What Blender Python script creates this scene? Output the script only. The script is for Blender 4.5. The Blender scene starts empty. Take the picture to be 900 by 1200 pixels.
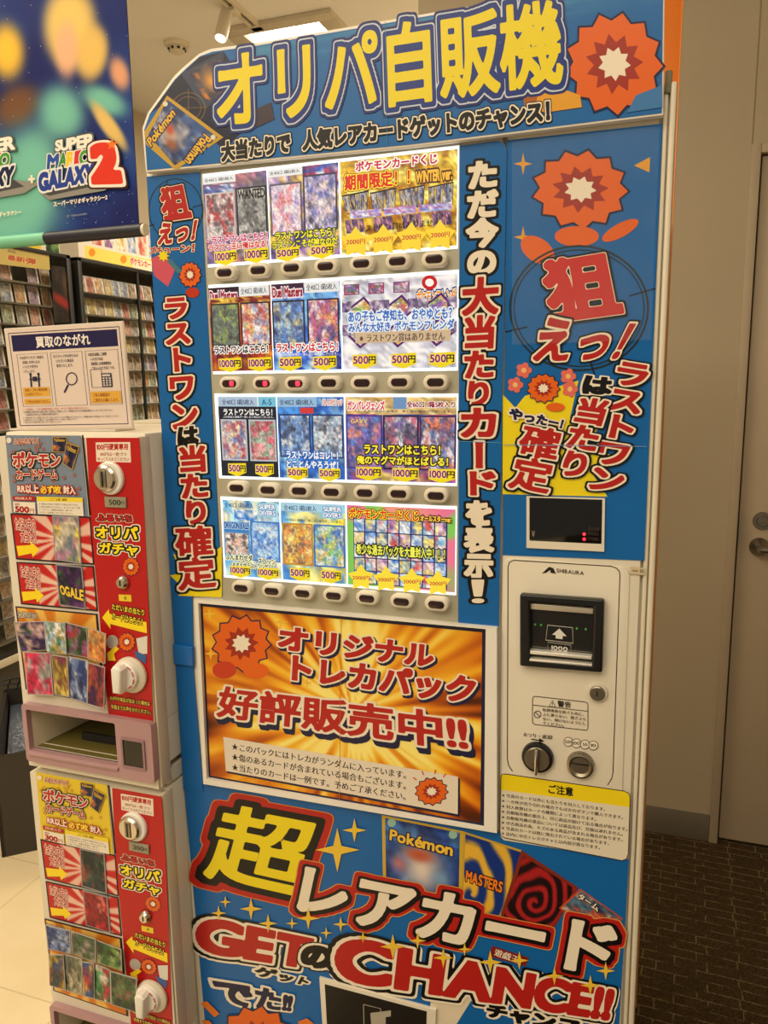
import bpy, bmesh, math, random
import numpy as np
from mathutils import Vector, Matrix
from mathutils.geometry import tessellate_polygon

# ------------------------------------------------------------------ camera, world, lights
SC = bpy.context.scene
COL = SC.collection
FPX = 911.573
CAM = np.array([0.0, 0.0, 1.55])
RX, RY, RZ = 0.17038102, 0.33921128, -0.01418127
_f0 = np.array([-math.sin(RY), math.cos(RY), 0.0]); _r0 = np.array([math.cos(RY), math.sin(RY), 0.0]); _u0 = np.array([0, 0, 1.0])
_f = _f0 * math.cos(RX) - _u0 * math.sin(RX); _u = _u0 * math.cos(RX) + _f0 * math.sin(RX)
_r = _r0 * math.cos(RZ) + _u * math.sin(RZ); _u = _u * math.cos(RZ) - _r0 * math.sin(RZ)
cam = bpy.data.cameras.new('camera'); camo = bpy.data.objects.new('camera', cam); COL.objects.link(camo)
m = Matrix(((_r[0], _u[0], -_f[0], 0), (_r[1], _u[1], -_f[1], 0), (_r[2], _u[2], -_f[2], CAM[2]), (0, 0, 0, 1)))
camo.matrix_world = m
cam.sensor_fit = 'VERTICAL'; cam.sensor_height = 24.0; cam.lens = FPX / 1200 * 24.0; cam.clip_start = 0.02
SC.camera = camo
SC.view_settings.view_transform = 'Standard'; SC.view_settings.look = 'None'
SC.view_settings.exposure = 0.0; SC.view_settings.gamma = 1.0
SC.view_settings.use_curve_mapping = False
w = bpy.data.worlds.new('world'); SC.world = w; w.use_nodes = True
w.node_tree.nodes['Background'].inputs[0].default_value = (1.0, 0.88, 0.70, 1)
w.node_tree.nodes['Background'].inputs[1].default_value = 0.35

def area(name, loc, size, power, color=(1.0, 0.87, 0.66), rot=(0, 0, 0), spread=math.pi, sizey=None):
    l = bpy.data.lights.new(name, 'AREA'); l.energy = power; l.color = color; l.size = size; l.spread = spread
    if sizey: l.shape = 'RECTANGLE'; l.size_y = sizey
    o = bpy.data.objects.new(name, l); COL.objects.link(o); o.location = loc; o.rotation_euler = rot
    return o
area('ceiling_lamp_light', (-0.25, -1.0, 3.15), 2.0, 48)
area('ceiling_lamp_light', (-1.95, 1.0, 3.15), 1.4, 34)
area('ceiling_lamp_light', (-1.45, 4.1, 3.12), 0.7, 46)
area('ceiling_lamp_light', (-2.0, -1.9, 3.15), 1.8, 58)

# ------------------------------------------------------------------ pixel rays onto real planes
def ray(x, y): return _f + _r * ((x - 450) / FPX) - _u * ((y - 600) / FPX)
def atY(x, y, Y): d = ray(x, y); return CAM + d * (Y / d[1])
def atX(x, y, X): d = ray(x, y); return CAM + d * (X / d[0])
def atZ(x, y, Z): d = ray(x, y); return CAM + d * ((Z - CAM[2]) / d[2])
YM = 1.0       # front plane of the big machine
YG = 0.94      # front plane of the card gacha machines

# ------------------------------------------------------------------ materials
def lin(c):
    c = np.asarray(c, float) / 255.0
    return np.where(c <= 0.04045, c / 12.92, ((c + 0.055) / 1.055) ** 2.4)
def nodes(name):
    mt = bpy.data.materials.new(name); mt.use_nodes = True
    nt = mt.node_tree; b = nt.nodes['Principled BSDF']; return mt, nt, b
_mc = {}
def mat(name, c, rough=0.5, metal=0.0, emit=0.0, var=0.05, scale=12.0, bump=0.0, spec=0.5):
    if name in _mc: return _mc[name]
    mt, nt, b = nodes(name); L = lin(c)
    n = nt.nodes.new('ShaderNodeTexNoise'); n.inputs['Scale'].default_value = scale; n.inputs['Detail'].default_value = 4
    tc = nt.nodes.new('ShaderNodeTexCoord'); nt.links.new(tc.outputs['Object'], n.inputs['Vector'])
    r = nt.nodes.new('ShaderNodeValToRGB'); r.color_ramp.elements[0].position = .3; r.color_ramp.elements[1].position = .7
    r.color_ramp.elements[0].color = (*np.clip(L * (1 - var), 0, 1), 1); r.color_ramp.elements[1].color = (*np.clip(L * (1 + var), 0, 1), 1)
    nt.links.new(n.outputs['Fac'], r.inputs['Fac']); nt.links.new(r.outputs['Color'], b.inputs['Base Color'])
    b.inputs['Roughness'].default_value = rough; b.inputs['Metallic'].default_value = metal
    b.inputs['Specular IOR Level'].default_value = spec
    if emit: nt.links.new(r.outputs['Color'], b.inputs['Emission Color']); b.inputs['Emission Strength'].default_value = emit
    if bump:
        bp = nt.nodes.new('ShaderNodeBump'); bp.inputs['Strength'].default_value = bump; bp.inputs['Distance'].default_value = .004
        nt.links.new(n.outputs['Fac'], bp.inputs['Height']); nt.links.new(bp.outputs['Normal'], b.inputs['Normal'])
    _mc[name] = mt; return mt
def ink(name, rough=0.35, emit=0.0, bump=0.15, spec=0.5, basemul=1.0):
    """printed surface: the ink colour is stored on the mesh, gloss and buckling come from noise"""
    mt, nt, b = nodes(name)
    a = nt.nodes.new('ShaderNodeAttribute'); a.attribute_name = 'Col'
    n = nt.nodes.new('ShaderNodeTexNoise'); n.inputs['Scale'].default_value = 7; n.inputs['Detail'].default_value = 3
    tc = nt.nodes.new('ShaderNodeTexCoord'); nt.links.new(tc.outputs['Object'], n.inputs['Vector'])
    mr = nt.nodes.new('ShaderNodeMapRange'); mr.inputs[3].default_value = rough * .8; mr.inputs[4].default_value = rough * 1.25
    nt.links.new(n.outputs['Fac'], mr.inputs[0]); nt.links.new(mr.outputs[0], b.inputs['Roughness'])
    b.inputs['Specular IOR Level'].default_value = spec
    src = a.outputs['Color']
    if basemul != 1.0:
        mx = nt.nodes.new('ShaderNodeMix'); mx.data_type = 'RGBA'; mx.blend_type = 'MULTIPLY'; mx.inputs[0].default_value = 1
        mx.inputs[7].default_value = (basemul, basemul, basemul, 1); nt.links.new(src, mx.inputs[6]); nt.links.new(mx.outputs[2], b.inputs['Base Color'])
    else: nt.links.new(src, b.inputs['Base Color'])
    if emit: nt.links.new(src, b.inputs['Emission Color']); b.inputs['Emission Strength'].default_value = emit
    if bump:
        bp = nt.nodes.new('ShaderNodeBump'); bp.inputs['Strength'].default_value = bump; bp.inputs['Distance'].default_value = .01
        nt.links.new(n.outputs['Fac'], bp.inputs['Height']); nt.links.new(bp.outputs['Normal'], b.inputs['Normal'])
    return mt
INK = ink('glossy_print', .30, bump=.12, spec=.32)
INKM = ink('matte_print', .6, bump=.05, spec=.2)
LIT = ink('backlit_print', .25, emit=.62, bump=0, basemul=.45)
CREAM = mat('cream_enamel', (226, 217, 198), .35, var=.03)
CREAM2 = mat('cream_plastic', (216, 206, 184), .4, var=.03)
GREYP = mat('grey_cream_panel', (176, 171, 150), .42, var=.03)
BLACK = mat('black_plastic', (16, 16, 17), .3)
BLACKM = mat('black_powder_coat', (26, 25, 24), .55)
CHROME = mat('satin_chrome', (205, 200, 190), .22, metal=1.0)
STEEL = mat('brushed_steel', (150, 142, 128), .35, metal=1.0)
WHITEP = mat('white_plastic', (236, 232, 222), .35)
MAUVE = mat('mauve_plastic', (176, 138, 142), .4)

# ------------------------------------------------------------------ object helpers
def link(o, parent=None):
    COL.objects.link(o)
    if parent is not None:
        o.parent = parent
        o.matrix_parent_inverse = Matrix.Translation(-parent.location)
    return o
def tag(o, label=None, cat=None, group=None, kind=None):
    if label: o['label'] = label
    if cat: o['category'] = cat
    if group: o['group'] = group
    if kind: o['kind'] = kind
    return o
def thing(name, label, cat, loc, group=None):
    o = bpy.data.objects.new(name, None); o.empty_display_size = .05; o.location = loc
    COL.objects.link(o); bpy.context.view_layer.update()
    return tag(o, label, cat, group)
class MB:
    def __init__(s): s.bm = bmesh.new(); s.mats = []; s.mi = 0
    def use(s, mt):
        if mt not in s.mats: s.mats.append(mt)
        s.mi = s.mats.index(mt); return s
    def _done(s, fs):
        for f in fs: f.material_index = s.mi
    def box(s, lo, hi, bev=0.0, seg=2):
        t = bmesh.new(); bmesh.ops.create_cube(t, size=1)
        lo = np.minimum(lo, hi).astype(float); hi2 = np.maximum(lo, np.asarray(hi, float))
        for v in t.verts: v.co = Vector([(lo[i] + hi2[i]) / 2 + v.co[i] * (hi2[i] - lo[i]) for i in range(3)])
        if bev: bmesh.ops.bevel(t, geom=t.edges[:], offset=bev, segments=seg, affect='EDGES', profile=.5)
        s._merge(t); return s
    def _merge(s, t, mtx=None):
        if mtx is not None: bmesh.ops.transform(t, matrix=mtx, verts=t.verts)
        mp = {}
        for v in t.verts: mp[v] = s.bm.verts.new(v.co)
        for f in t.faces:
            try:
                nf = s.bm.faces.new([mp[v] for v in f.verts]); nf.material_index = s.mi
            except ValueError: pass
        t.free()
    def prism(s, pts, y0, y1, bev=0.0):
        """outline in X,Z (list) pushed from depth y0 to y1"""
        t = bmesh.new()
        vs = [t.verts.new((p[0], y0, p[1])) for p in pts]
        f = t.faces.new(vs); f.normal_update()
        e = bmesh.ops.extrude_face_region(t, geom=[f])
        bmesh.ops.translate(t, vec=(0, y1 - y0, 0), verts=[v for v in e['geom'] if isinstance(v, bmesh.types.BMVert)])
        if bev:
            ed = [x for x in t.edges if all(abs(v.co.y - y0) < 1e-7 for v in x.verts)]
            bmesh.ops.bevel(t, geom=ed, offset=bev, segments=3, affect='EDGES', profile=.5)
        bmesh.ops.recalc_face_normals(t, faces=t.faces)
        s._merge(t); return s
    def ringprism(s, outer, inner, y0, y1):
        """frame with a hole: outer and inner outlines with the same point count"""
        n = len(outer); B = s.bm.verts.new
        of = [B((p[0], y0, p[1])) for p in outer]; inf = [B((p[0], y0, p[1])) for p in inner]
        ob = [B((p[0], y1, p[1])) for p in outer]; ib = [B((p[0], y1, p[1])) for p in inner]
        fs = []
        for i in range(n):
            j = (i + 1) % n
            for q in ((of[i], of[j], inf[j], inf[i]), (ob[j], ob[i], ib[i], ib[j]), (of[j], of[i], ob[i], ob[j]), (inf[i], inf[j], ib[j], ib[i])):
                fs.append(s.bm.faces.new(q))
        s._done(fs); return s
    def lathe(s, prof, c, axis='y', n=28):
        """prof: (radius, distance along axis); axis y points towards the viewer as negative distance"""
        t = bmesh.new(); rings = []
        for r, h in prof:
            ring = []
            for k in range(n):
                a = 2 * math.pi * k / n
                if axis == 'y': co = (r * math.cos(a), h, r * math.sin(a))
                elif axis == 'z': co = (r * math.cos(a), r * math.sin(a), h)
                else: co = (h, r * math.cos(a), r * math.sin(a))
                ring.append(t.verts.new(co))
            rings.append(ring)
        for a, b in zip(rings, rings[1:]):
            for k in range(n): t.faces.new((a[k], a[(k + 1) % n], b[(k + 1) % n], b[k]))
        t.faces.new(rings[0]); t.faces.new(rings[-1])
        bmesh.ops.recalc_face_normals(t, faces=t.faces)
        s._merge(t, Matrix.Translation(Vector(c))); return s
    def tube(s, pts, r, n=8):
        t = bmesh.new(); pts = [Vector(p) for p in pts]; rings = []
        for i, p in enumerate(pts):
            d = (pts[min(i + 1, len(pts) - 1)] - pts[max(i - 1, 0)]).normalized()
            a = d.orthogonal().normalized(); b = d.cross(a)
            rings.append([t.verts.new(p + r * (math.cos(2 * math.pi * k / n) * a + math.sin(2 * math.pi * k / n) * b)) for k in range(n)])
        for a, b in zip(rings, rings[1:]):
            for k in range(n): t.faces.new((a[k], a[(k + 1) % n], b[(k + 1) % n], b[k]))
        t.faces.new(rings[0]); t.faces.new(rings[-1]); bmesh.ops.recalc_face_normals(t, faces=t.faces)
        s._merge(t); return s
    def quad(s, pts):
        s._done([s.bm.faces.new([s.bm.verts.new(tuple(p)) for p in pts])]); return s
    def build(s, name, mt=None, parent=None, smooth=True):
        me = bpy.data.meshes.new(name); s.bm.normal_update(); s.bm.to_mesh(me); s.bm.free()
        for x in (s.mats or [mt]): me.materials.append(x)
        if smooth:
            me.polygons.foreach_set('use_smooth', [True] * len(me.polygons))
            try: me.set_sharp_from_angle(angle=math.radians(35))
            except Exception: pass
        return link(bpy.data.objects.new(name, me), parent)
def XZ(px, Y=YM):  # pixel outline -> X,Z outline on the plane at depth Y
    return [(lambda p: (p[0], p[2]))(atY(x, y, Y)) for x, y in px]
def rrect(x0, z0, x1, z1, r, n=5):
    o = []
    for cx, cz, a0 in ((x1 - r, z1 - r, 0), (x0 + r, z1 - r, 90), (x0 + r, z0 + r, 180), (x1 - r, z0 + r, 270)):
        for k in range(n + 1):
            a = math.radians(a0 + 90 * k / n); o.append((cx + r * math.cos(a), cz + r * math.sin(a)))
    return o

# ------------------------------------------------------------------ lettering
_gl = {}
def glyph(ch):
    if ch in _gl: return _gl[ch]
    c = bpy.data.curves.new('lettering', 'FONT'); c.body = ch; c.size = 1; c.resolution_u = 6
    o = bpy.data.objects.new('lettering', c); COL.objects.link(o)
    ev = o.evaluated_get(bpy.context.evaluated_depsgraph_get()); me = ev.to_mesh()
    v = np.array([x.co[:2] for x in me.vertices]) if len(me.vertices) else np.zeros((0, 2))
    fs = [tuple(p.vertices) for p in me.polygons]; cnt = {}
    for p in me.polygons:
        for k in p.edge_keys: cnt[k] = cnt.get(k, 0) + 1
    seg = np.array([(v[a], v[b]) for (a, b), n in cnt.items() if n == 1]) if fs else np.zeros((0, 2, 2))
    ev.to_mesh_clear(); bpy.data.objects.remove(o); bpy.data.curves.remove(c)
    wide = ord(ch) > 0x2000
    _gl[ch] = (v, fs, seg, wide); return _gl[ch]
def layout(s, vertical=False, track=0.0, lat=1.0):
    """-> list of (char, transform(2x2), offset) in em units"""
    out = []; x = 0.0
    for ch in s:
        if ch == ' ': x += .4; continue
        if ch == '\u3000': x += 1.0; continue
        v, f, seg, wide = glyph(ch)
        if not len(v): continue
        T = np.eye(2)
        if vertical:
            if ch in 'ー（）～': T = np.array([[0, 1.0], [-1.0, 0]]); off = np.array([.12, -x + .88])
            else: off = np.array([0, -x])
            if not wide: off[0] = .5 - (v[:, 0].min() + v[:, 0].max()) / 2
            x += 1.0 + track
        elif wide: off = np.array([x, 0]); x += 1.0 + track
        else:
            T = np.diag([lat, lat]); off = np.array([x - v[:, 0].min() * lat + .045, 0]); x += (v[:, 0].max() - v[:, 0].min()) * lat + .09 + track
        out.append((ch, T, off))
    return out
def msquares(F, x0, y0, h):
    """region F>0 -> vertices, polygons (run-merged full cells)"""
    ny, nx = F.shape; V = []; idx = {}; P = []
    ins = F > 0
    def pt(i, j):
        k = ('p', i, j)
        if k not in idx: idx[k] = len(V); V.append((x0 + i * h, y0 + j * h))
        return idx[k]
    def ed(i, j, d):
        k = (d, i, j)
        if k not in idx:
            a = F[j, i]; b = F[j, i + 1] if d == 'h' else F[j + 1, i]
            t = a / (a - b); idx[k] = len(V)
            V.append((x0 + (i + t) * h, y0 + j * h) if d == 'h' else (x0 + i * h, y0 + (j + t) * h))
        return idx[k]
    n4 = ins[:-1, :-1].astype(int) + ins[:-1, 1:] + ins[1:, :-1] + ins[1:, 1:]
    for j in range(ny - 1):
        i = 0; row = n4[j]
        if not row.any(): continue
        while i < nx - 1:
            if row[i] == 4:
                k = i
                while k < nx - 1 and row[k] == 4: k += 1
                P.append([pt(q, j) for q in (i, k)] + [pt(q, j + 1) for q in (k, i)]); i = k; continue
            if row[i]:
                cs = [(i, j), (i + 1, j), (i + 1, j + 1), (i, j + 1)]
                es = [(i, j, 'h'), (i + 1, j, 'v'), (i, j + 1, 'h'), (i, j, 'v')]; poly = []
                for q in range(4):
                    a = ins[cs[q][1], cs[q][0]]; b = ins[cs[(q + 1) % 4][1], cs[(q + 1) % 4][0]]
                    if a: poly.append(pt(*cs[q]))
                    if a != b: poly.append(ed(*es[q]))
                if len(poly) >= 3: P.append(poly)
            i += 1
    return np.array(V).reshape(-1, 2), P
_sd = {}
def charfield(ch, res, pad):
    """signed distance (positive inside) of one glyph on its own grid"""
    key = (ch, res, round(pad, 3))
    if key in _sd: return _sd[key]
    v, f, seg, wide = glyph(ch); h = 1.0 / res
    i0 = math.floor((v[:, 0].min() - pad) / h); i1 = math.ceil((v[:, 0].max() + pad) / h)
    j0 = math.floor((v[:, 1].min() - pad) / h); j1 = math.ceil((v[:, 1].max() + pad) / h)
    gx, gy = np.meshgrid(np.arange(i0, i1 + 1) * h + 1e-5, np.arange(j0, j1 + 1) * h + 1.3e-5)
    p = np.stack([gx.ravel(), gy.ravel()], -1); a = seg[:, 0]; d = seg[:, 1] - a
    best = np.full(len(p), 1e6); cross = np.zeros(len(p), int)
    for k in range(len(a)):
        dd = d[k] @ d[k] + 1e-12; t = np.clip((p - a[k]) @ d[k] / dd, 0, 1)
        q = p - a[k] - t[:, None] * d[k]; best = np.minimum(best, (np.abs(q) ** 5).sum(1))
        y1, y2 = a[k, 1], a[k, 1] + d[k, 1]
        m_ = (p[:, 1] < y1) != (p[:, 1] < y2)
        if m_.any():
            xi = a[k, 0] + (p[m_, 1] - y1) / (d[k, 1] + 1e-12) * d[k, 0]; cross[m_] += (xi > p[m_, 0])
    D = best ** .2 * np.where(cross % 2 == 1, 1, -1)
    _sd[key] = (D.reshape(gx.shape), i0, j0); return _sd[key]
def homog(src, dst):
    A = []; b = []
    for (x, y), (X, Y) in zip(src, dst):
        A += [[x, y, 1, 0, 0, 0, -X * x, -X * y], [0, 0, 0, x, y, 1, -Y * x, -Y * y]]; b += [X, Y]
    h = np.linalg.solve(np.array(A, float), np.array(b, float)); return np.append(h, 1).reshape(3, 3)
def happ(H, p):
    p = np.asarray(p, float).reshape(-1, 2); q = np.c_[p, np.ones(len(p))] @ H.T; return q[:, :2] / q[:, 2:]
class Print:
    """one printed sheet: flat colour shapes and lettering, each a hair in front of the last. Outlines are read off in
    photo pixels and dropped on the sheet's own real plane at depth Y."""
    def __init__(s, Y=YM, eps=4e-5, shift=(0, 0), plane=None):
        s.Y = Y; s.eps = eps; s.k = 0; s.V = []; s.F = []; s.C = []; s.n = 0; s.shift = shift; s.plane = plane; s.xmin = None
    def P3(s, px, lay):
        px = np.asarray(px, float).reshape(-1, 2)
        d = _f + ((px[:, :1] - 450) / FPX) * _r - ((px[:, 1:] - 600) / FPX) * _u
        if s.plane is None:
            p = CAM + d * (s.Y / d[:, 1:2]); p[:, 1] = s.Y - lay * s.eps
            p[:, 0] += s.shift[0]; p[:, 2] += s.shift[1]
            if s.xmin is not None: p[:, 0] = np.maximum(p[:, 0], s.xmin)
        else:
            p = CAM + d * (s.plane / d[:, 0:1]); p[:, 0] = s.plane + lay * s.eps
        return p
    def add(s, P, faces, col):
        P = np.asarray(P); col = np.asarray(col, float)
        s.V.append(P); s.C.append(np.broadcast_to(col, (len(P), 3)).copy())
        s.F += [[i + s.n for i in f] for f in faces]; s.n += len(P)
    def lay(s): s.k += 1; return s.k
    def poly(s, px, c, lay=None):
        k = s.lay() if lay is None else lay
        P = s.P3(px, k); t = tessellate_polygon([[Vector((p[0], p[1], p[2])) for p in P]])
        s.add(P, [list(x) for x in t], lin(c)); return s
    def sheet(s, px, c, thick=.002):
        """backing card with real thickness"""
        P = s.P3(px, 0); Q = P.copy()
        if s.plane is None: Q[:, 1] += thick
        else: Q[:, 0] -= thick
        n = len(P); t = tessellate_polygon([[Vector(p) for p in P]])
        s.add(np.r_[P, Q], [list(x) for x in t] + [[i + n for i in x][::-1] for x in t] + [[i, (i + 1) % n, (i + 1) % n + n, i + n] for i in range(n)], lin(c)); return s
    def disc(s, c, rx, ry, col, n=24, rot=0.0):
        return s.poly([(c[0] + rx * math.cos(a) * math.cos(rot) - ry * math.sin(a) * math.sin(rot), c[1] + rx * math.cos(a) * math.sin(rot) + ry * math.sin(a) * math.cos(rot)) for a in np.linspace(0, 2 * math.pi, n, endpoint=False)], col)
    def ring(s, c, rx, ry, wd, col, n=40):
        k = s.lay(); a = np.linspace(0, 2 * math.pi, n, endpoint=False)
        o = np.stack([c[0] + rx * np.cos(a), c[1] + ry * np.sin(a)], -1); i = np.stack([c[0] + (rx - wd) * np.cos(a), c[1] + (ry - wd) * np.sin(a)], -1)
        s.add(s.P3(np.r_[o, i], k), [[q, (q + 1) % n, (q + 1) % n + n, q + n] for q in range(n)], lin(col)); return s
    def line(s, pts, wd, col, closed=False):
        k = s.lay(); pts = [np.array(p, float) for p in pts]
        if closed: pts = pts + [pts[0]]
        L = []; R = []
        for i, p in enumerate(pts):
            if closed and i in (0, len(pts) - 1): d = pts[1] - pts[-2]
            else: d = pts[min(i + 1, len(pts) - 1)] - pts[max(i - 1, 0)]
            d = d / (np.hypot(*d) + 1e-9); nrm = np.array([-d[1], d[0]]) * wd / 2; L.append(p + nrm); R.append(p - nrm)
        n = len(pts); s.add(s.P3(np.array(L + R), k), [[i, i + 1, i + 1 + n, i + n] for i in range(n - 1)], lin(col)); return s
    def star4(s, c, r, col=(240, 205, 60), ry=None, inner=.26):
        ry = ry or r; p = []
        for k in range(8):
            q = 1 if k % 2 == 0 else inner; a = k * math.pi / 4 - math.pi / 2
            p.append((c[0] + r * q * math.cos(a), c[1] + ry * q * math.sin(a)))
        return s.poly(p, col)
    def star(s, c, r, col, n=5, inner=.45, rot=-math.pi / 2, ry=None):
        ry = ry or r
        return s.poly([(c[0] + r * (1 if k % 2 == 0 else inner) * math.cos(rot + k * math.pi / n), c[1] + ry * (1 if k % 2 == 0 else inner) * math.sin(rot + k * math.pi / n)) for k in range(2 * n)], col)
    def art(s, quad, fn, nx=24, ny=24):
        """patterned print: fn(u, v) gives the ink colour"""
        k = s.lay(); H = homog(((0, 0), (1, 0), (1, 1), (0, 1)), quad)
        u, v = np.meshgrid(np.linspace(0, 1, nx + 1), np.linspace(0, 1, ny + 1))
        P = s.P3(happ(H, np.stack([u.ravel(), v.ravel()], -1)), k)
        c = lin(np.clip(fn(u.ravel(), v.ravel()), 0, 255)); w = nx + 1
        s.add(P, [[j * w + i, j * w + i + 1, (j + 1) * w + i + 1, (j + 1) * w + i] for j in range(ny) for i in range(nx)], c); return s
    def text(s, string, quad, layers, res=30, vertical=False, track=0.0, lat=1.0):
        """layers: (growth in em, colour[, dx, dy]) from the back; the ink box of the string fills quad TL,TR,BR,BL"""
        L = layout(string, vertical, track, lat); h = 1.0 / res
        pts = np.concatenate([glyph(ch)[0] @ T.T + o for ch, T, o in L]); lo = pts.min(0); hi = pts.max(0)
        H = homog(((lo[0], hi[1]), (hi[0], hi[1]), (hi[0], lo[1]), (lo[0], lo[1])), quad)
        pad = max(l[0] for l in layers) + 2.5 * h
        g0 = np.floor((lo - pad) / h).astype(int) - 1; g1 = np.ceil((hi + pad) / h).astype(int) + 1
        F = np.full((g1[1] - g0[1] + 1, g1[0] - g0[0] + 1), -9.0)
        for ch, T, o in L:
            if not np.allclose(T, np.eye(2)):
                v, f, seg, wd = glyph(ch); key = ch + ('R' if T[0, 1] else 'S%.2f' % T[0, 0])
                if key not in _gl: _gl[key] = (v @ T.T, f, seg @ T.T, wd)
                ch = key
            D, i0, j0 = charfield(ch, res, pad); oi = o / h; bi = np.floor(oi).astype(int)
            ii = i0 + bi[0] - g0[0]; jj = j0 + bi[1] - g0[1]   # glyph origins are snapped to the grid
            a = max(0, -ii); b = max(0, -jj); e = min(D.shape[1], F.shape[1] - ii); g = min(D.shape[0], F.shape[0] - jj)
            sub = F[jj + b:jj + g, ii + a:ii + e]; np.maximum(sub, D[b:g, a:e], out=sub)
        for l in layers:
            k = s.lay(); V, P = msquares(F + l[0], g0[0] * h, g0[1] * h, h)
            if len(l) > 2: V = V + np.array(l[2:4])
            if len(V): s.add(s.P3(happ(H, V), k), P, lin(l[1]))
        return s
    def fine(s, lines, quad, c, vertical=False, pitch=1.35):
        """small plain print; a block of lines, left aligned, whose ink box fills quad"""
        if isinstance(lines, str): lines = [lines]
        k = s.lay(); G = []
        for r, t in enumerate(lines):
            for ch, T, o in layout(t, vertical): G.append((ch, T, o - np.array([0, r * pitch])))
        pts = np.concatenate([glyph(ch)[0] @ T.T + o for ch, T, o in G]); lo = pts.min(0); hi = pts.max(0)
        H = homog(((lo[0], hi[1]), (hi[0], hi[1]), (hi[0], lo[1]), (lo[0], lo[1])), quad)
        k2 = s.lay()
        for kk, dx in ((k, -.022), (k2, .022)):
            for ch, T, o in G:
                v, f, seg, wd = glyph(ch); s.add(s.P3(happ(H, v @ T.T + o + np.array([dx, 0])), kk), f, lin(c))
        return s
    def build(s, name, mt=None, parent=None):
        V = np.concatenate(s.V); C = np.concatenate(s.C)
        me = bpy.data.meshes.new(name); me.from_pydata(V.tolist(), [], s.F)
        at = me.color_attributes.new('Col', 'FLOAT_COLOR', 'POINT')
        at.data.foreach_set('color', np.c_[C, np.ones(len(C))].ravel().astype(np.float32))
        me.materials.append(mt or INK); me.update()
        return link(bpy.data.objects.new(name, me), parent)
def Q(quad, u0, v0, u1, v1):
    """sub-rectangle of a pixel quad (TL,TR,BR,BL), v downwards"""
    return [tuple(p) for p in happ(homog(((0, 0), (1, 0), (1, 1), (0, 1)), quad), [(u0, v0), (u1, v0), (u1, v1), (u0, v1)])]
def QP(quad, pts): return [tuple(p) for p in happ(homog(((0, 0), (1, 0), (1, 1), (0, 1)), quad), pts)]

# ------------------------------------------------------------------ print patterns
def vnoise(u, v, n, rs):
    g = rs.rand(n + 2, n + 2); x = u * n; y = v * n; i = np.clip(x.astype(int), 0, n); j = np.clip(y.astype(int), 0, n)
    a = x - i; b = y - j; a = a * a * (3 - 2 * a); b = b * b * (3 - 2 * b)
    return (g[j, i] * (1 - a) + g[j, i + 1] * a) * (1 - b) + (g[j + 1, i] * (1 - a) + g[j + 1, i + 1] * a) * b
def mottle(seed, pal, n=5, hard=2.2):
    """blotchy many-coloured illustration"""
    def fn(u, v):
        rs = np.random.RandomState(seed); pal_ = np.array(pal, float); W = []
        for k in range(len(pal)):
            W.append(.55 * vnoise(u, v, n, rs) + .3 * vnoise(u, v, n * 2, rs) + .25 * vnoise(u, v, n * 4, rs))
        W = np.array(W); W = np.exp(hard * 9 * (W - W.max(0))); W /= W.sum(0)
        c = (W[:, :, None] * pal_[:, None, :]).sum(0)
        return c * (.72 + .56 * vnoise(u, v, n * 5, rs))[:, None]
    return fn
def burst(cx, cy, c1, c2, n=14, core=None, cr=.2, asp=1.0, seed=1, soft=3.0):
    def fn(u, v):
        rs = np.random.RandomState(seed); dx = (u - cx) * asp; dy = v - cy; r = np.hypot(dx, dy); a = np.arctan2(dy, dx)
        t = np.clip(.5 + soft * np.sin(a * n + 2 * np.sin(3 * a + seed)) * .5, 0, 1)[:, None]
        c = np.array(c1, float) * t + np.array(c2, float) * (1 - t)
        if core is not None:
            g = np.exp(-(r / cr) ** 2)[:, None]; c = c * (1 - g) + np.array(core, float) * g
        return c
    return fn
def blaze(cx, cy, asp, seed=3):
    """orange speed-line explosion"""
    def fn(u, v):
        rs = np.random.RandomState(seed); dx = (u - cx) * asp; dy = v - cy; r = np.hypot(dx, dy); a = (np.arctan2(dy, dx) / (2 * np.pi) + .5)
        s1 = vnoise(a % 1, np.clip(r * .05, 0, 1), 44, rs); s2 = vnoise(a % 1, np.clip(r * .03, 0, 1), 110, rs)
        t = np.clip(1.18 - r * 1.0 + (s1 - .5) * .95 + (s2 - .5) * .6, 0, 1)
        st = np.array([(80, 32, 8), (165, 72, 10), (222, 128, 14), (246, 186, 40), (255, 236, 130)], float); x = t * 3.999; i = x.astype(int); fr = (x - i)[:, None]
        return st[i] * (1 - fr) + st[np.minimum(i + 1, 4)] * fr
    return fn
def swirl(seed, c1, c2, turns=5, cx=.45, cy=.5):
    def fn(u, v):
        rs = np.random.RandomState(seed); dx = u - cx; dy = v - cy; r = np.hypot(dx, dy); a = np.arctan2(dy, dx)
        t = np.clip(.5 + 1.4 * np.sin(turns * 6.28 * (r + .12 * vnoise(u, v, 4, rs)) * 1.6 + a) * (.6 + .5 * vnoise(u, v, 9, rs)) - .2, 0, 1)[:, None]
        return np.array(c1, float) * t + np.array(c2, float) * (1 - t)
    return fn
def flat(c, amp=0, seed=0, n=6):
    def fn(u, v):
        rs = np.random.RandomState(seed); return np.array(c, float)[None, :] * (1 - amp + 2 * amp * vnoise(u, v, n, rs))[:, None]
    return fn
def blobs(base, lst):
    def fn(u, v):
        c = base(u, v)
        for (x, y, rx, ry, rot, col, pw) in lst:
            dx = u - x; dy = v - y; p = dx * math.cos(rot) + dy * math.sin(rot); q = -dx * math.sin(rot) + dy * math.cos(rot)
            g = np.exp(-((p / rx) ** 2 + (q / ry) ** 2) ** pw)[:, None]; c = c * (1 - g) + np.array(col, float) * g
        return c
    return fn

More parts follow.
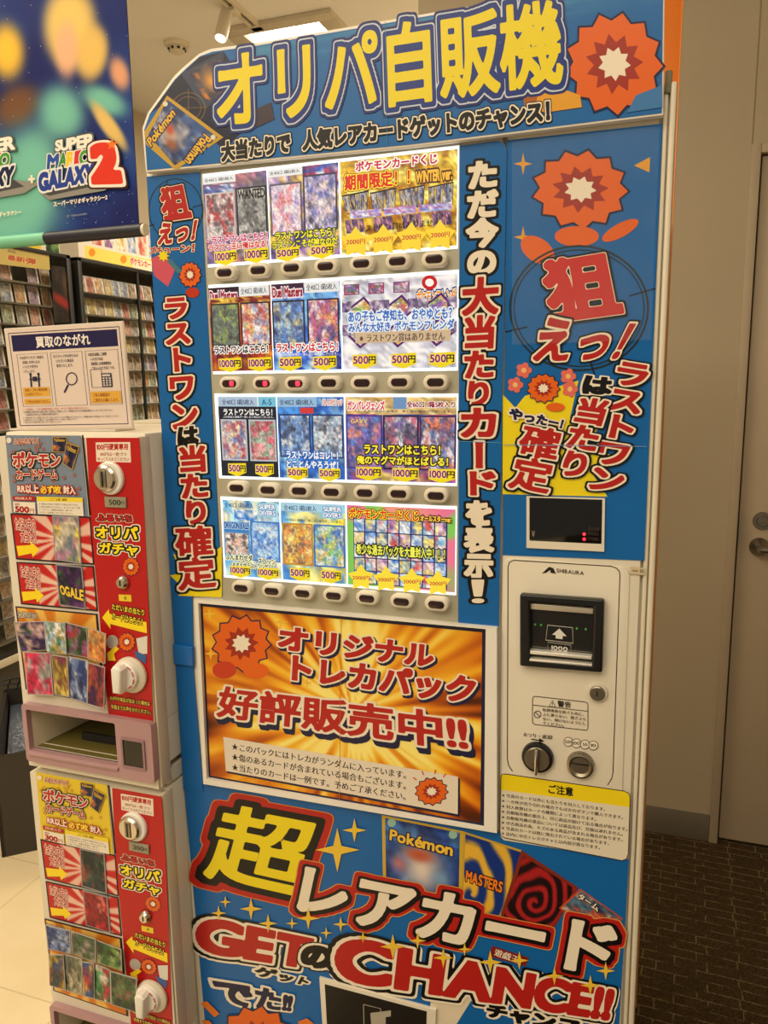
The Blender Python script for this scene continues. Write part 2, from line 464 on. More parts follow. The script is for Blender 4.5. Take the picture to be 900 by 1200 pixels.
CRM = (238, 226, 205); RED = (180, 32, 28); BLUE = (15, 99, 172); NAVY = (22, 26, 66); YEL = (238, 216, 26); BLK = (14, 12, 12); ORG = (226, 100, 22)
def emblem(p, c, r, ry=None, outline=2.0):
    """plain orange sunburst used where the poster has a large orange decoration"""
    ry = ry or r
    p.star(c, r + outline * 1.6, NAVY, 13, .84, -1.4, ry + outline * 1.6); p.star(c, r, ORG, 13, .84, -1.4, ry)
    p.star(c, r * .6, (160, 44, 26), 11, .7, -1.2, ry * .6); p.star(c, r * .34, (240, 228, 208), 9, .7, -1.3, ry * .34)
    return p
R_OUT = [(.155, BLK), (.10, CRM), (.045, RED)]
W_OUT = [(.15, BLK), (.06, CRM)]
K_OUT = [(.17, BLK), (.125, CRM), (.06, BLK)]

# ------------------------------------------------------------------ the room
HC = 3.19
def tilefloor(name, c1, c2, sx, rough, grout=None):
    mt, nt, b = nodes(name); tc = nt.nodes.new('ShaderNodeTexCoord'); mp = nt.nodes.new('ShaderNodeMapping')
    mp.inputs['Scale'].default_value = (sx, sx, sx); nt.links.new(tc.outputs['Object'], mp.inputs['Vector'])
    n = nt.nodes.new('ShaderNodeTexNoise'); n.inputs['Scale'].default_value = 5; n.inputs['Detail'].default_value = 8; nt.links.new(mp.outputs[0], n.inputs['Vector'])
    r = nt.nodes.new('ShaderNodeValToRGB'); r.color_ramp.elements[0].color = (*lin(c1), 1); r.color_ramp.elements[1].color = (*lin(c2), 1)
    r.color_ramp.elements[0].position = .35; r.color_ramp.elements[1].position = .65; nt.links.new(n.outputs[0], r.inputs[0])
    bk = nt.nodes.new('ShaderNodeTexBrick'); bk.offset = 0; bk.inputs['Mortar Size'].default_value = .0025; bk.inputs['Scale'].default_value = 1
    bk.inputs['Brick Width'].default_value = .45; bk.inputs['Row Height'].default_value = .45; nt.links.new(mp.outputs[0], bk.inputs['Vector'])
    nt.links.new(r.outputs[0], bk.inputs['Color1']); nt.links.new(r.outputs[0], bk.inputs['Color2']); bk.inputs['Mortar'].default_value = (*lin(grout or c1), 1)
    nt.links.new(bk.outputs['Color'], b.inputs['Base Color']); b.inputs['Roughness'].default_value = rough; return mt
def carpetmat():
    mt, nt, b = nodes('loop_pile_carpet'); N = nt.nodes.new; L = nt.links.new
    tc = N('ShaderNodeTexCoord'); rot = N('ShaderNodeMapping'); rot.inputs['Rotation'].default_value = (0, 0, .03); L(tc.outputs['Object'], rot.inputs['Vector'])
    pile = N('ShaderNodeTexNoise'); pile.inputs['Scale'].default_value = 330; pile.inputs['Detail'].default_value = 3; L(rot.outputs[0], pile.inputs['Vector'])
    wob = N('ShaderNodeTexNoise'); wob.inputs['Scale'].default_value = 45; L(rot.outputs[0], wob.inputs['Vector'])
    mixv = N('ShaderNodeMix'); mixv.data_type = 'VECTOR'; mixv.inputs[0].default_value = .006; L(rot.outputs[0], mixv.inputs[4]); L(wob.outputs['Color'], mixv.inputs[5])
    bk = N('ShaderNodeTexBrick'); bk.offset = .43; bk.squash = .8; bk.inputs['Scale'].default_value = 1; bk.inputs['Brick Width'].default_value = .10; bk.inputs['Row Height'].default_value = .034; bk.inputs['Mortar Size'].default_value = .0022
    bk.inputs['Mortar Smooth'].default_value = .4
    bk.inputs['Color1'].default_value = (*lin((78, 62, 42)), 1); bk.inputs['Color2'].default_value = (*lin((92, 74, 50)), 1); bk.inputs['Mortar'].default_value = (*lin((128, 106, 76)), 1); L(mixv.outputs[1], bk.inputs['Vector'])
    msk = N('ShaderNodeTexNoise'); msk.inputs['Scale'].default_value = 16; L(rot.outputs[0], msk.inputs['Vector']); mr = N('ShaderNodeMapRange'); mr.inputs[1].default_value = .40; mr.inputs[2].default_value = .50; L(msk.outputs[0], mr.inputs[0])
    ml = N('ShaderNodeMath'); ml.operation = 'MULTIPLY'; L(bk.outputs['Fac'], ml.inputs[0]); L(mr.outputs[0], ml.inputs[1])
    mc = N('ShaderNodeMix'); mc.data_type = 'RGBA'; mc.inputs[6].default_value = (*lin((104, 86, 60)), 1); mc.inputs[7].default_value = (*lin((170, 146, 108)), 1); L(ml.outputs[0], mc.inputs[0])
    r = N('ShaderNodeValToRGB'); r.color_ramp.elements[0].color = (.12, .12, .12, 1); r.color_ramp.elements[0].position = .36; r.color_ramp.elements[1].position = .66; L(pile.outputs[0], r.inputs[0])
    mu = N('ShaderNodeMix'); mu.data_type = 'RGBA'; mu.blend_type = 'MULTIPLY'; mu.inputs[0].default_value = .8; L(mc.outputs[2], mu.inputs[6]); L(r.outputs[0], mu.inputs[7]); L(mu.outputs[2], b.inputs['Base Color'])
    bp = N('ShaderNodeBump'); bp.inputs['Distance'].default_value = .006; bp.inputs['Strength'].default_value = .8; L(pile.outputs[0], bp.inputs['Height']); L(bp.outputs[0], b.inputs['Normal'])
    b.inputs['Roughness'].default_value = .95; b.inputs['Specular IOR Level'].default_value = .1; return mt
WALLM = mat('painted_wall', (200, 186, 160), .7, var=.02, scale=3)
CEILM = mat('ceiling_paint', (246, 243, 238), .8, var=.01, scale=3)
def struct(name, b, mt): return tag(b.build(name, mt), kind='structure')
struct('floor', MB().box((-4, -2.6, -.05), (-.72, 7, 0)), tilefloor('cream_vinyl_tile', (234, 214, 172), (242, 224, 186), 1, .35, (216, 196, 156)))
struct('floor_carpet', MB().box((-.72, -2.6, -.05), (2.4, 2.8, .002)), carpetmat())
struct('ceiling', MB().box((-4, -2.6, HC), (2.4, 7, HC + .1)), CEILM)
struct('wall_left', MB().box((-3.2, -2.6, 0), (-3.105, 7, HC)), WALLM)
struct('wall_far', MB().box((-4, 6.9, 0), (-.72, 7, HC)), WALLM)
struct('wall_right', MB().box((2.3, -2.6, 0), (2.4, 2.61, HC)), WALLM)
wb = MB().box((-.78, 2.61, 0), (.2195, 2.75, HC)).box((.2195, 2.614, 2.198), (2.4, 2.75, HC)).box((1.22, 2.61, 0), (2.4, 2.75, 2.198)).box((-.78, 2.75, 0), (-.72, 7, HC))
wb.box((.2235, 2.6105, 2.2), (1.2, 2.62, HC))
struct('wall_back', wb, WALLM)
struct('baseboard_back', MB().box((-.78, 2.603, .002), (.2195, 2.6105, .097), .002), mat('grey_vinyl_skirting', (128, 120, 106), .5))
# door: frame, leaf, lock, lever
DM = mat('door_paint', (204, 188, 162), .5, var=.02); DF = mat('door_frame_paint', (198, 182, 156), .45, var=.02)
door = tag(MB().box((.2515, 2.622, .012), (1.16, 2.66, 2.168), .002).build('door_1', DM), kind='structure')
fr = MB().box((.2195, 2.598, .002), (.2455, 2.70, 2.198), .003).box((.2455, 2.5985, 2.172), (1.165, 2.70, 2.198), .003).box((1.165, 2.598, .002), (1.2, 2.70, 2.198), .003)
fr.build('door_frame', DF, door)
MB().box((.244, 2.66, .0), (1.17, 2.70, 2.18)).build('door_rebate', mat('dark_rebate', (14, 12, 10), .8), door)
MB().box((.2462, 2.600, 1.02), (.2492, 2.622, 1.115), .0005).build('strike_plate', BLACKM, door)
MB().lathe([(.0, -.012), (.016, -.012), (.018, -.008), (.018, 0)], (.3175, 2.622, 1.098)).lathe([(.026, -.006), (.028, -.003), (.028, 0)], (.3175, 2.622, 1.098)).box((.309, 2.606, 1.0965), (.326, 2.612, 1.0995), .0005).build('lock_cylinder', STEEL, door)
MB().lathe([(.012, -.03), (.027, -.010), (.029, -.006), (.029, 0)], (.313, 2.622, 1.016)).lathe([(.011, -.048), (.011, 0)], (.313, 2.622, 1.016)).tube([(.313, 2.578, 1.016), (.335, 2.574, 1.016), (.36, 2.572, 1.014), (.42, 2.572, 1.014)], .0105, 10).build('door_handle', STEEL, door)

# ceiling fittings
def CZ(pts, z=HC): return [tuple(atZ(x, y, z)) for x, y in pts]
A = np.array([atZ(288, 37, HC), atZ(369, 22, HC), atZ(383, 35, HC), atZ(301, 49, HC)])
x0, x1 = -1.945, -1.555; y0, y1 = 3.60, 3.98
cl = thing('ceiling_light', 'recessed ceiling light panel with three glowing square cells', 'ceiling light', ((x0 + x1) / 2, (y0 + y1) / 2, HC))
fb = MB()
for a, b in (((x0 - .09, y0 - .07), (x1 + .09, y0)), ((x0 - .09, y1), (x1 + .09, y1 + .07)), ((x0 - .09, y0), (x0, y1)), ((x1, y0), (x1 + .09, y1))):
    fb.box((a[0], a[1], HC - .022), (b[0], b[1], HC), .004)
fb.build('trim_frame', mat('lamp_trim', (206, 196, 178), .5), cl)
LAMPM = mat('lamp_glow', (255, 246, 226), .5, emit=5.5, var=0)
for k in range(3):
    xa = x0 + (x1 - x0) * k / 3; xb = x0 + (x1 - x0) * (k + 1) / 3
    MB().box((xa + .017, y0 + .012, HC - .012), (xb - .017, y1 - .012, HC - .001)).build('diffuser', LAMPM, cl)
sd = thing('smoke_detector', 'round cream smoke detector with dark slots on the ceiling', 'smoke detector', (-2.316, 3.598, HC))
MB().lathe([(.062, 0), (.062, -.012), (.052, -.022), (.04, -.024), (.036, -.042), (.024, -.050), (0.001, -.051)], (-2.316, 3.598, HC), 'z').build('housing', CREAM, sd)
for k in range(8):
    a = k * math.pi / 4; c = Vector((-2.316 + .0385 * math.cos(a), 3.598 + .0385 * math.sin(a), HC - .033))
    MB().box(c - Vector((.006, .006, .005)), c + Vector((.006, .006, .005)), .002).build('smoke_slot', BLACK, sd)
tr = thing('lighting_track', 'slim cream lighting track running along the ceiling', 'lighting track', (-1.86, 3.0, HC))
t0 = Vector((-1.86, 1.5, HC)); t1 = Vector((-1.835, 3.56, HC))
b = MB().use(CREAM).box((-1.878, 1.5, HC - .02), (-1.862, 3.56, HC)).box((-1.842, 1.5, HC - .02), (-1.826, 3.56, HC)).box((-1.878, 3.545, HC - .022), (-1.826, 3.58, HC))
b.build('track_profile', CREAM, tr); MB().box((-1.862, 1.5, HC - .008), (-1.842, 3.545, HC - .001)).build('track_slot', mat('track_slot_metal', (92, 84, 72), .5, metal=.6), tr)  # slot between the two rails in a darker grey metal
p0 = Vector(atY(267, 8, 3.36)); p1 = Vector(atY(258.5, 45, 3.30)); ax = (p1 - p0).normalized()
sp = thing('track_spotlight', 'cream cylindrical spotlight head hanging from the lighting track', 'spotlight', (-1.86, 3.33, HC - .02))
def along(prof, n=24):
    m_ = MB(); m_.lathe(prof, (0, 0, 0), 'z', n)
    q = Vector((0, 0, 1)).rotation_difference(ax).to_matrix().to_4x4(); bmesh.ops.transform(m_.bm, matrix=Matrix.Translation(p0) @ q, verts=m_.bm.verts); return m_
Ls = (p1 - p0).length
along([(.0, 0), (.022, 0), (.027, .004), (.0285, Ls * .5), (.0285, Ls)]).build('lamp_head', CREAM, sp)
along([(.024, Ls - .002), (.024, Ls + .0015)]).build('lamp_lens', mat('spot_lens', (255, 244, 220), .3, emit=3.0, var=0), sp)
MB().tube([(-1.86, p0.y, HC - .012), tuple(p0 - ax * .01), tuple(p0 + ax * .03)], .009, 10).box((-1.88, p0.y - .03, HC - .035), (-1.84, p0.y + .03, HC - .012), .004).build('swivel_arm', CREAM, sp)

# ------------------------------------------------------------------ the orange board behind
ob = thing('orange_board', 'plain bright orange board standing behind the blue signboard', 'board', (-.05, 1.815, 0))
MB().box((-.115, 1.80, .0), (.0095, 1.83, 2.62), .002).build('board_panel', mat('orange_laminate', (244, 128, 14), .45, emit=0.0, var=.02), ob)
MB().box((.0085, 1.7985, .0), (.0112, 1.8315, 2.62), .001).build('edge_strip', mat('orange_edging', (232, 150, 70), .4), ob)

# ------------------------------------------------------------------ the big card vending machine
XL, XR = -.7055, .0045; ZT = 1.874
XS = atY(588.5, 450, 1.0)[0]; XC = atY(775.5, 150, 1.0)[0]
vm = thing('card_vending_machine', 'tall blue-postered card vending machine with four lit rows of card packs', 'vending machine', (-.35, 1.38, 0))
b = MB(); b.box((XL, 1.006, .06), (XR, 1.75, ZT), .004).box((XL + .03, 1.03, .0), (XR - .03, 1.72, .06))
b.build('cabinet', CREAM, vm)
MB().box((XL, .999, .075), (XS - .0025, 1.006, ZT - .004), .003).build('front_door', CREAM, vm)
MB().box((XS + .0025, .9985, .075), (XC - .002, 1.006, ZT - .004), .003).build('control_column', CREAM, vm)
b = MB().box((XC + .0005, .9995, .075), (XC + .006, 1.006, ZT - .004), .002).box((XC + .0075, .9965, .075), (XR - .0006, 1.006, ZT), .003)
b.build('corner_rail', CREAM2, vm)
MB().box((XC + .001, .9966, 1.862), (XC + .009, 1.002, 1.886), .002).build('corner_clip', mat('worn_bracket', (120, 112, 84), .6, var=.3, scale=60), vm)

# display panel of grey cream plastic, then the lit windows and the selection buttons
MB().prism(XZ([(235.5, 196), (540.5, 163), (538, 734), (262, 704)]), .997, .999, .0008).build('display_panel', GREYP, vm)
ROWS = [((237, 204), (538, 170), (536.5, 291.5), (243.5, 313.6)), ((244, 334), (537.7, 316), (536.5, 434.5), (249.5, 438.7)),
        ((251, 461.4), (537, 461.4), (535.5, 570), (256.5, 560.6)), ((258, 582), (535.5, 593.4), (534.5, 698), (262.4, 676.8))]
TAGW = (232, 236, 240)
def pricetag(p, q, u, v, w_, s, h_=.13, c=YEL):
    x0, y0, x1, y1 = u - w_ / 2, v - h_ / 2, u + w_ / 2, v + h_ / 2
    p.poly(QP(q, [(x0, y0), (x1, y0 - .01), (x1, y1 - .02), ((x0 + x1) / 2, y1 + .035), (x0, y1 - .01)]), c)
    n = s[:-1]; k = (x1 - x0)
    p.text(n, Q(q, x0 + .06 * k, y0 + .018, x0 + .66 * k, y1 - .03), [(.05, (250, 240, 240)), (.03, (140, 18, 84))], 20)
    p.text('円', Q(q, x0 + .68 * k, y0 + .022, x1 - .04 * k, y1 - .03), [(.03, (36, 16, 30))], 22)
def cardpic(p, q, u0, v0, u1, v1, seed, pal, edge=(40, 36, 44), n=4, hard=1.5):
    pal = [tuple(.80 * x + .20 * 225 for x in c) for c in pal]  # paleness from the backlight is mixed into the print colours
    p.poly(Q(q, u0, v0, u1, v1), edge); dx, dy = (u1 - u0) * .05, (v1 - v0) * .035
    p.art(Q(q, u0 + dx, v0 + dy, u1 - dx, v1 - dy), mottle(seed, pal, n + 2, hard), 26, 36)
def tagline(p, q, u0, v0, u1, v1, s='全40口 1箱5枚入'):
    p.poly(Q(q, u0, v0, u1, v1), TAGW); p.fine(s, Q(q, u0 + .03, v0 + .022, u1 - .04, v1 - .025), (40, 44, 70))
def caption(p, q, s, u0, v0, u1, v1, layers, res=20): p.text(s, Q(q, u0, v0, u1, v1), layers, res)
WIN = []
def product(row, u0, u1, fn, bg):
    q = Q(ROWS[row], u0, .035, u1, .965); p = Print(.9945, 3e-5); p.sheet(q, (240, 244, 246), .0004); bg(p, q); fn(p, q)
    p.build('product_card', LIT, WIN[row])
for r in ROWS:
    f = MB().prism(XZ(r, .9955), .9955, .9975, .0006).build('display_window', mat('lit_acrylic', (236, 244, 248), .3, emit=.75, var=.0), vm); WIN.append(f)
W_ = (240, 240, 244); PUR = (110, 70, 150); GLD = (214, 160, 40)
def r1a(p, q):
    tagline(p, q, .0, .0, .52, .085); p.art(Q(q, .0, .10, .5, .2), mottle(12, [(60, 110, 190), (220, 228, 240), (120, 90, 150)], 4), 12, 4)
    cardpic(p, q, .02, .19, .49, .72, 5, [(222, 214, 210), (176, 30, 34), (120, 24, 30), (236, 226, 220), (70, 60, 66)], (200, 190, 186))
    cardpic(p, q, .51, .16, .985, .72, 6, [(70, 70, 70), (178, 174, 168), (120, 118, 114), (40, 40, 42), (210, 206, 200)], (30, 30, 30))
    p.text('WANTED', Q(q, .55, .19, .96, .29), [(.03, (20, 20, 22))], 20)
    p.fine('DEAD OR ALIVE', Q(q, .57, .645, .94, .69), (26, 26, 28))
    caption(p, q, '・ラストワンはこちら！', .02, .685, .97, .765, [(.12, (240, 220, 230)), (.03, (200, 20, 110))])
    caption(p, q, 'ラスワン王に俺はなる！', .04, .775, .98, .85, [(.12, (250, 226, 220)), (.03, (206, 30, 50))])
    pricetag(p, q, .3, .93, .36, '1000円'); pricetag(p, q, .79, .93, .38, '1000円')
product(0, .0, .268, r1a, lambda p, q: p.art(q, mottle(1, [(150, 146, 150), (190, 120, 130), (120, 100, 150), (90, 90, 100)], 5), 20, 26))
def r1b(p, q):
    tagline(p, q, .0, .0, .5, .085); p.art(Q(q, .5, .0, 1, .2), mottle(13, [(40, 90, 190), (200, 40, 60), (240, 240, 250), (60, 50, 120)], 4), 14, 6)
    cardpic(p, q, .02, .16, .48, .74, 8, [(216, 206, 236), (236, 130, 140), (246, 236, 240), (150, 130, 200), (250, 200, 190)], (90, 90, 110))
    cardpic(p, q, .50, .1, .98, .72, 9, [(226, 200, 200), (60, 70, 160), (240, 230, 236), (40, 36, 60), (170, 150, 210)], (60, 60, 90))
    caption(p, q, 'ラストワンはこちら！', .08, .70, .93, .785, [(.12, (20, 60, 20)), (.03, (250, 240, 60))])
    caption(p, q, 'ラスワンこそが神なのだ', .03, .80, .97, .885, [(.12, (20, 60, 20)), (.03, (250, 240, 60))])
    pricetag(p, q, .25, .945, .34, '500円', .12); pricetag(p, q, .75, .945, .34, '500円', .12)
product(0, .272, .553, r1b, lambda p, q: p.art(q, mottle(2, [(130, 90, 170), (220, 200, 230), (70, 60, 130), (240, 200, 80)], 5), 20, 26))
def r1c(p, q):
    caption(p, q, 'ポケモンカードくじ', .14, .02, .83, .12, [(.14, (250, 250, 250)), (.04, (200, 24, 60))])
    p.text('期間限定！！', Q(q, .04, .15, .60, .31), [(.13, (130, 20, 20)), (.09, (250, 236, 60)), (.035, (216, 40, 30))], 22)
    p.text('WINTER ver.', Q(q, .66, .19, .96, .30), [(.16, (70, 20, 30)), (.05, (250, 190, 60))], 20)
    for k in range(4):
        qq = QP(q, [(.01 + k * .25, .36), (.25 + k * .24, .33), (.23 + k * .245, .56), (.05 + k * .24, .57)])
        p.poly(qq, (36, 30, 30))
        for j in range(4): p.art(Q(qq, .02 + j * .245, .06, .245 + j * .245, .95), mottle(20 + k * 4 + j, [(190, 190, 200), (220, 180, 70), (110, 120, 170), (60, 50, 70)], 3), 6, 8)
    for k in range(3): p.art(Q(q, .08 + k * .3, .54, .36 + k * .3, .62), mottle(40 + k, [(120, 140, 220), (236, 236, 250), (190, 110, 170)], 6), 14, 4)
    for k in range(4):
        qq = QP(q, [(.03 + k * .25, .62), (.20 + k * .25, .62), (.22 + k * .25, .78), (.05 + k * .25, .79)])
        for j in range(3): p.art(Q(qq, .02 + j * .33, .06, .32 + j * .33, .95), mottle(60 + k * 4 + j, [(150, 90, 150), (90, 80, 120), (210, 150, 160), (60, 40, 70)], 3), 6, 6)
    p.fine('※ラストワン賞はありません', Q(q, .1, .70, .86, .78), (40, 26, 10))
    for k, s in enumerate(('2000円', '2000円', '2000円', '2000円')):
        x, y = QP(q, [(.13 + k * .245, .885)])[0]; p.star((x, y), 19, (250, 216, 60), 5, .6); p.fine(s, [(x - 11, y - 3.5), (x + 11, y - 4.5), (x + 11, y + 1.5), (x - 11, y + 3)], (190, 30, 60))
product(0, .560, .995, r1c, lambda p, q: p.art(q, mottle(3, [(226, 180, 40), (250, 232, 130), (160, 104, 20), (240, 206, 80)], 9, 3), 50, 34))
def duel(p, q, u0, u1): p.text('Duel Masters', Q(q, u0, .045, u1, .15), [(.13, (250, 230, 240)), (.04, (150, 24, 50))], 20)
def r2a(p, q):
    p.poly(Q(q, .0, .0, .5, .12), (44, 20, 40)); duel(p, q, .02, .47); tagline(p, q, .5, .0, .98, .12)
    p.art(Q(q, .02, .125, .98, .19), mottle(70, [(240, 200, 80), (120, 30, 40)], 8), 20, 3)
    cardpic(p, q, .02, .19, .49, .70, 15, [(50, 62, 54), (96, 120, 84), (40, 40, 44), (130, 150, 60), (80, 84, 86)])
    cardpic(p, q, .51, .19, .985, .70, 16, [(206, 80, 60), (240, 190, 90), (120, 150, 210), (236, 232, 240), (150, 40, 50)])
    caption(p, q, 'ラストワンはこちら！', .05, .70, .93, .785, [(.14, (250, 250, 250)), (.035, (20, 16, 20))]); p.fine('上の賞品と画像が一致しない場合がございます。', Q(q, .08, .80, .95, .835), (30, 20, 30))
    pricetag(p, q, .3, .915, .38, '1000円'); pricetag(p, q, .79, .915, .38, '1000円')
product(1, .0, .270, r2a, lambda p, q: p.art(q, mottle(4, [(150, 40, 30), (226, 150, 40), (90, 30, 60), (200, 80, 40)], 5), 20, 26))
def r2b(p, q):
    p.poly(Q(q, .0, .0, .48, .12), (60, 30, 60)); duel(p, q, .02, .46); tagline(p, q, .49, .0, .99, .12)
    cardpic(p, q, .0, .19, .485, .74, 17, [(60, 110, 200), (214, 190, 110), (30, 40, 80), (140, 190, 240), (40, 60, 130)])
    cardpic(p, q, .52, .19, .98, .70, 18, [(190, 60, 110), (120, 60, 150), (230, 140, 60), (60, 50, 110), (240, 210, 220)])
    caption(p, q, 'ラストワンはこちら！', .05, .69, .95, .785, [(.14, (250, 250, 250)), (.035, (206, 30, 50))]); p.fine('上の賞品と画像が一致しない場合がございます。', Q(q, .08, .80, .95, .835), (240, 240, 250))
    pricetag(p, q, .25, .915, .34, '500円'); pricetag(p, q, .76, .915, .34, '500円')
product(1, .274, .556, r2b, lambda p, q: p.art(q, mottle(6, [(40, 90, 200), (120, 180, 240), (30, 50, 150), (220, 230, 250)], 5), 20, 26))
def r2c(p, q):
    for k, u in enumerate((.08, .30, .52)): p.poly(Q(q, u - .06, .05, u + .08, .17), (120, 70, 120)); p.art(Q(q, u - .05, .06, u + .07, .16), mottle(80 + k, [(230, 200, 210), (200, 60, 80), (90, 130, 90), (120, 90, 170)], 3), 8, 5)
    p.text('ポケモンフレンダ', Q(q, .66, .16, .99, .29), [(.2, (30, 30, 90)), (.1, (250, 250, 250)), (.04, (236, 150, 30))], 20)
    x, y = QP(q, [(.77, .08)])[0]; p.disc((x, y), 9, 8.5, (200, 20, 30)); p.disc((x, y), 5, 4.6, (250, 250, 250))
    for k in range(3):
        for j in range(2):
            u, v = .16 + .335 * k, .34 + j * .26; qq = QP(q, [(u - .13, v), (u + .04, v - .15), (u + .16, v + .02), (u - .0, v + .17)])
            p.poly(qq, (90, 30, 110)); p.art(Q(qq, .1, .1, .9, .9), mottle(90 + k * 2 + j, [(240, 230, 230), (220, 120, 90), (130, 100, 180), (110, 170, 90), (240, 200, 90)], 3), 12, 12)
            for z in (u - .16, u + .09): p.art(Q(q, max(0, z), v - .1, min(1, z + .09), v + .02), mottle(100 + k + j + int(z * 9), [(120, 110, 150), (200, 190, 200), (90, 60, 110)], 3), 5, 5)
    p.text('あの子もご存知も、おやゆとも？', Q(q, .06, .35, .96, .47), [(.14, (230, 244, 255)), (.03, (60, 110, 200))], 18); p.text('みんな大好き ポケモンフレンダ', Q(q, .06, .48, .98, .585), [(.14, (230, 244, 255)), (.03, (60, 110, 200))], 18)
    p.poly(Q(q, .12, .59, .95, .71), (206, 182, 150)); p.fine('※ラストワン賞はありません', Q(q, .16, .61, .9, .70), (70, 40, 40))
    for u in (.2, .55, .88): pricetag(p, q, u, .905, .22, '500円')
product(1, .562, .995, r2c, lambda p, q: p.art(q, mottle(7, [(222, 220, 236), (240, 240, 246), (200, 204, 226)], 5), 30, 26))
def r3a(p, q):
    p.poly(Q(q, .0, .0, .68, .12), (170, 196, 226)); p.poly(Q(q, .7, .0, 1, .12), (120, 196, 226)); p.fine('全40口 1箱5枚入', Q(q, .07, .03, .62, .1), (50, 60, 90)); p.fine('A-5', Q(q, .76, .03, .92, .1), (20, 80, 150))
    p.poly(Q(q, .0, .12, 1, 1), (30, 34, 48)); caption(p, q, 'ラストワンはこちら！', .09, .15, .93, .225, [(.03, (250, 250, 250))]); p.fine('上の賞品と画像が一致しない場合がございます。', Q(q, .08, .235, .95, .262), (230, 230, 240))
    cardpic(p, q, .03, .28, .48, .80, 21, [(200, 200, 210), (170, 30, 50), (80, 100, 170), (236, 220, 170), (120, 130, 160)], (190, 196, 210))
    cardpic(p, q, .52, .28, .98, .80, 22, [(226, 90, 110), (120, 190, 160), (250, 170, 170), (160, 40, 60), (90, 130, 100)], (190, 196, 210))
    pricetag(p, q, .28, .905, .32, '500円'); pricetag(p, q, .76, .905, .32, '500円')
product(2, .015, .270, r3a, lambda p, q: None)
def r3b(p, q):
    p.poly(Q(q, .0, .0, .6, .12), (150, 190, 230)); p.fine('全40口 1箱5枚入', Q(q, .04, .03, .55, .1), (50, 60, 90))
    p.text('バトルスピリッツ', Q(q, .68, .03, .98, .1), [(.15, (250, 250, 250)), (.04, (210, 90, 40))], 18); p.poly(Q(q, .35, .13, .55, .2), (210, 60, 60)); p.fine('上の賞品と画像が一致しない場合がございます。', Q(q, .05, .2, .95, .23), (30, 50, 110))
    cardpic(p, q, .02, .21, .5, .74, 23, [(60, 100, 180), (226, 234, 244), (40, 70, 130), (120, 170, 230), (20, 30, 60)], (40, 60, 120))
    cardpic(p, q, .52, .21, .99, .74, 24, [(200, 220, 234), (40, 40, 60), (236, 226, 226), (110, 150, 190), (70, 80, 110)], (40, 60, 120))
    caption(p, q, 'ラストワンはコレ！！', .12, .665, .9, .755, [(.15, (40, 110, 200)), (.035, (250, 250, 255))]); caption(p, q, 'とことんやろうぜ！', .12, .78, .9, .87, [(.15, (40, 110, 200)), (.035, (250, 250, 255))])
    pricetag(p, q, .28, .935, .32, '500円', .12); pricetag(p, q, .77, .935, .32, '500円', .12)
product(2, .274, .553, r3b, lambda p, q: p.art(q, mottle(8, [(70, 140, 220), (150, 200, 240), (40, 90, 180)], 4), 20, 26))
def r3c(p, q):
    p.art(Q(q, 0, 0, 1, .2), mottle(120, [(214, 180, 110), (236, 210, 150), (190, 150, 90)], 6), 20, 5); p.text('ガンバレジェンズ', Q(q, .02, .05, .36, .15), [(.16, (250, 240, 240)), (.04, (210, 40, 70))], 18)
    p.poly(Q(q, .44, .0, .56, .14), (110, 150, 200)); p.text('全60口 1箱5枚入り', Q(q, .56, .05, .99, .12), [(.1, (250, 250, 250)), (.03, (150, 30, 60))], 18); p.fine('上の賞品と画像が一致しない場合がございます。', Q(q, .2, .15, .96, .18), (60, 40, 70))
    cardpic(p, q, .0, .21, .34, .86, 25, [(90, 80, 190), (150, 80, 160), (60, 110, 200), (226, 120, 90), (40, 40, 110)], (70, 60, 150)); cardpic(p, q, .345, .21, .67, .86, 26, [(60, 60, 100), (200, 60, 90), (220, 220, 230), (90, 70, 150), (30, 30, 50)], (40, 30, 70)); cardpic(p, q, .675, .21, 1, .86, 27, [(230, 100, 60), (240, 240, 246), (90, 60, 120), (70, 110, 190), (40, 30, 60)], (70, 40, 90))
    p.fine('GAVV', Q(q, .05, .26, .2, .31), (250, 210, 60))
    caption(p, q, 'ラストワンはこちら！', .17, .565, .86, .67, [(.15, (40, 30, 20)), (.035, (250, 236, 60))]); caption(p, q, '俺のマグマがほとばしる！', .1, .70, .93, .80, [(.15, (40, 30, 20)), (.035, (250, 236, 60))])
    for u in (.21, .55, .88): pricetag(p, q, u, .905, .24, '1000円')
product(2, .560, .995, r3c, lambda p, q: p.art(q, mottle(9, [(80, 90, 180), (200, 90, 110), (120, 70, 150), (220, 190, 110)], 6), 30, 26))
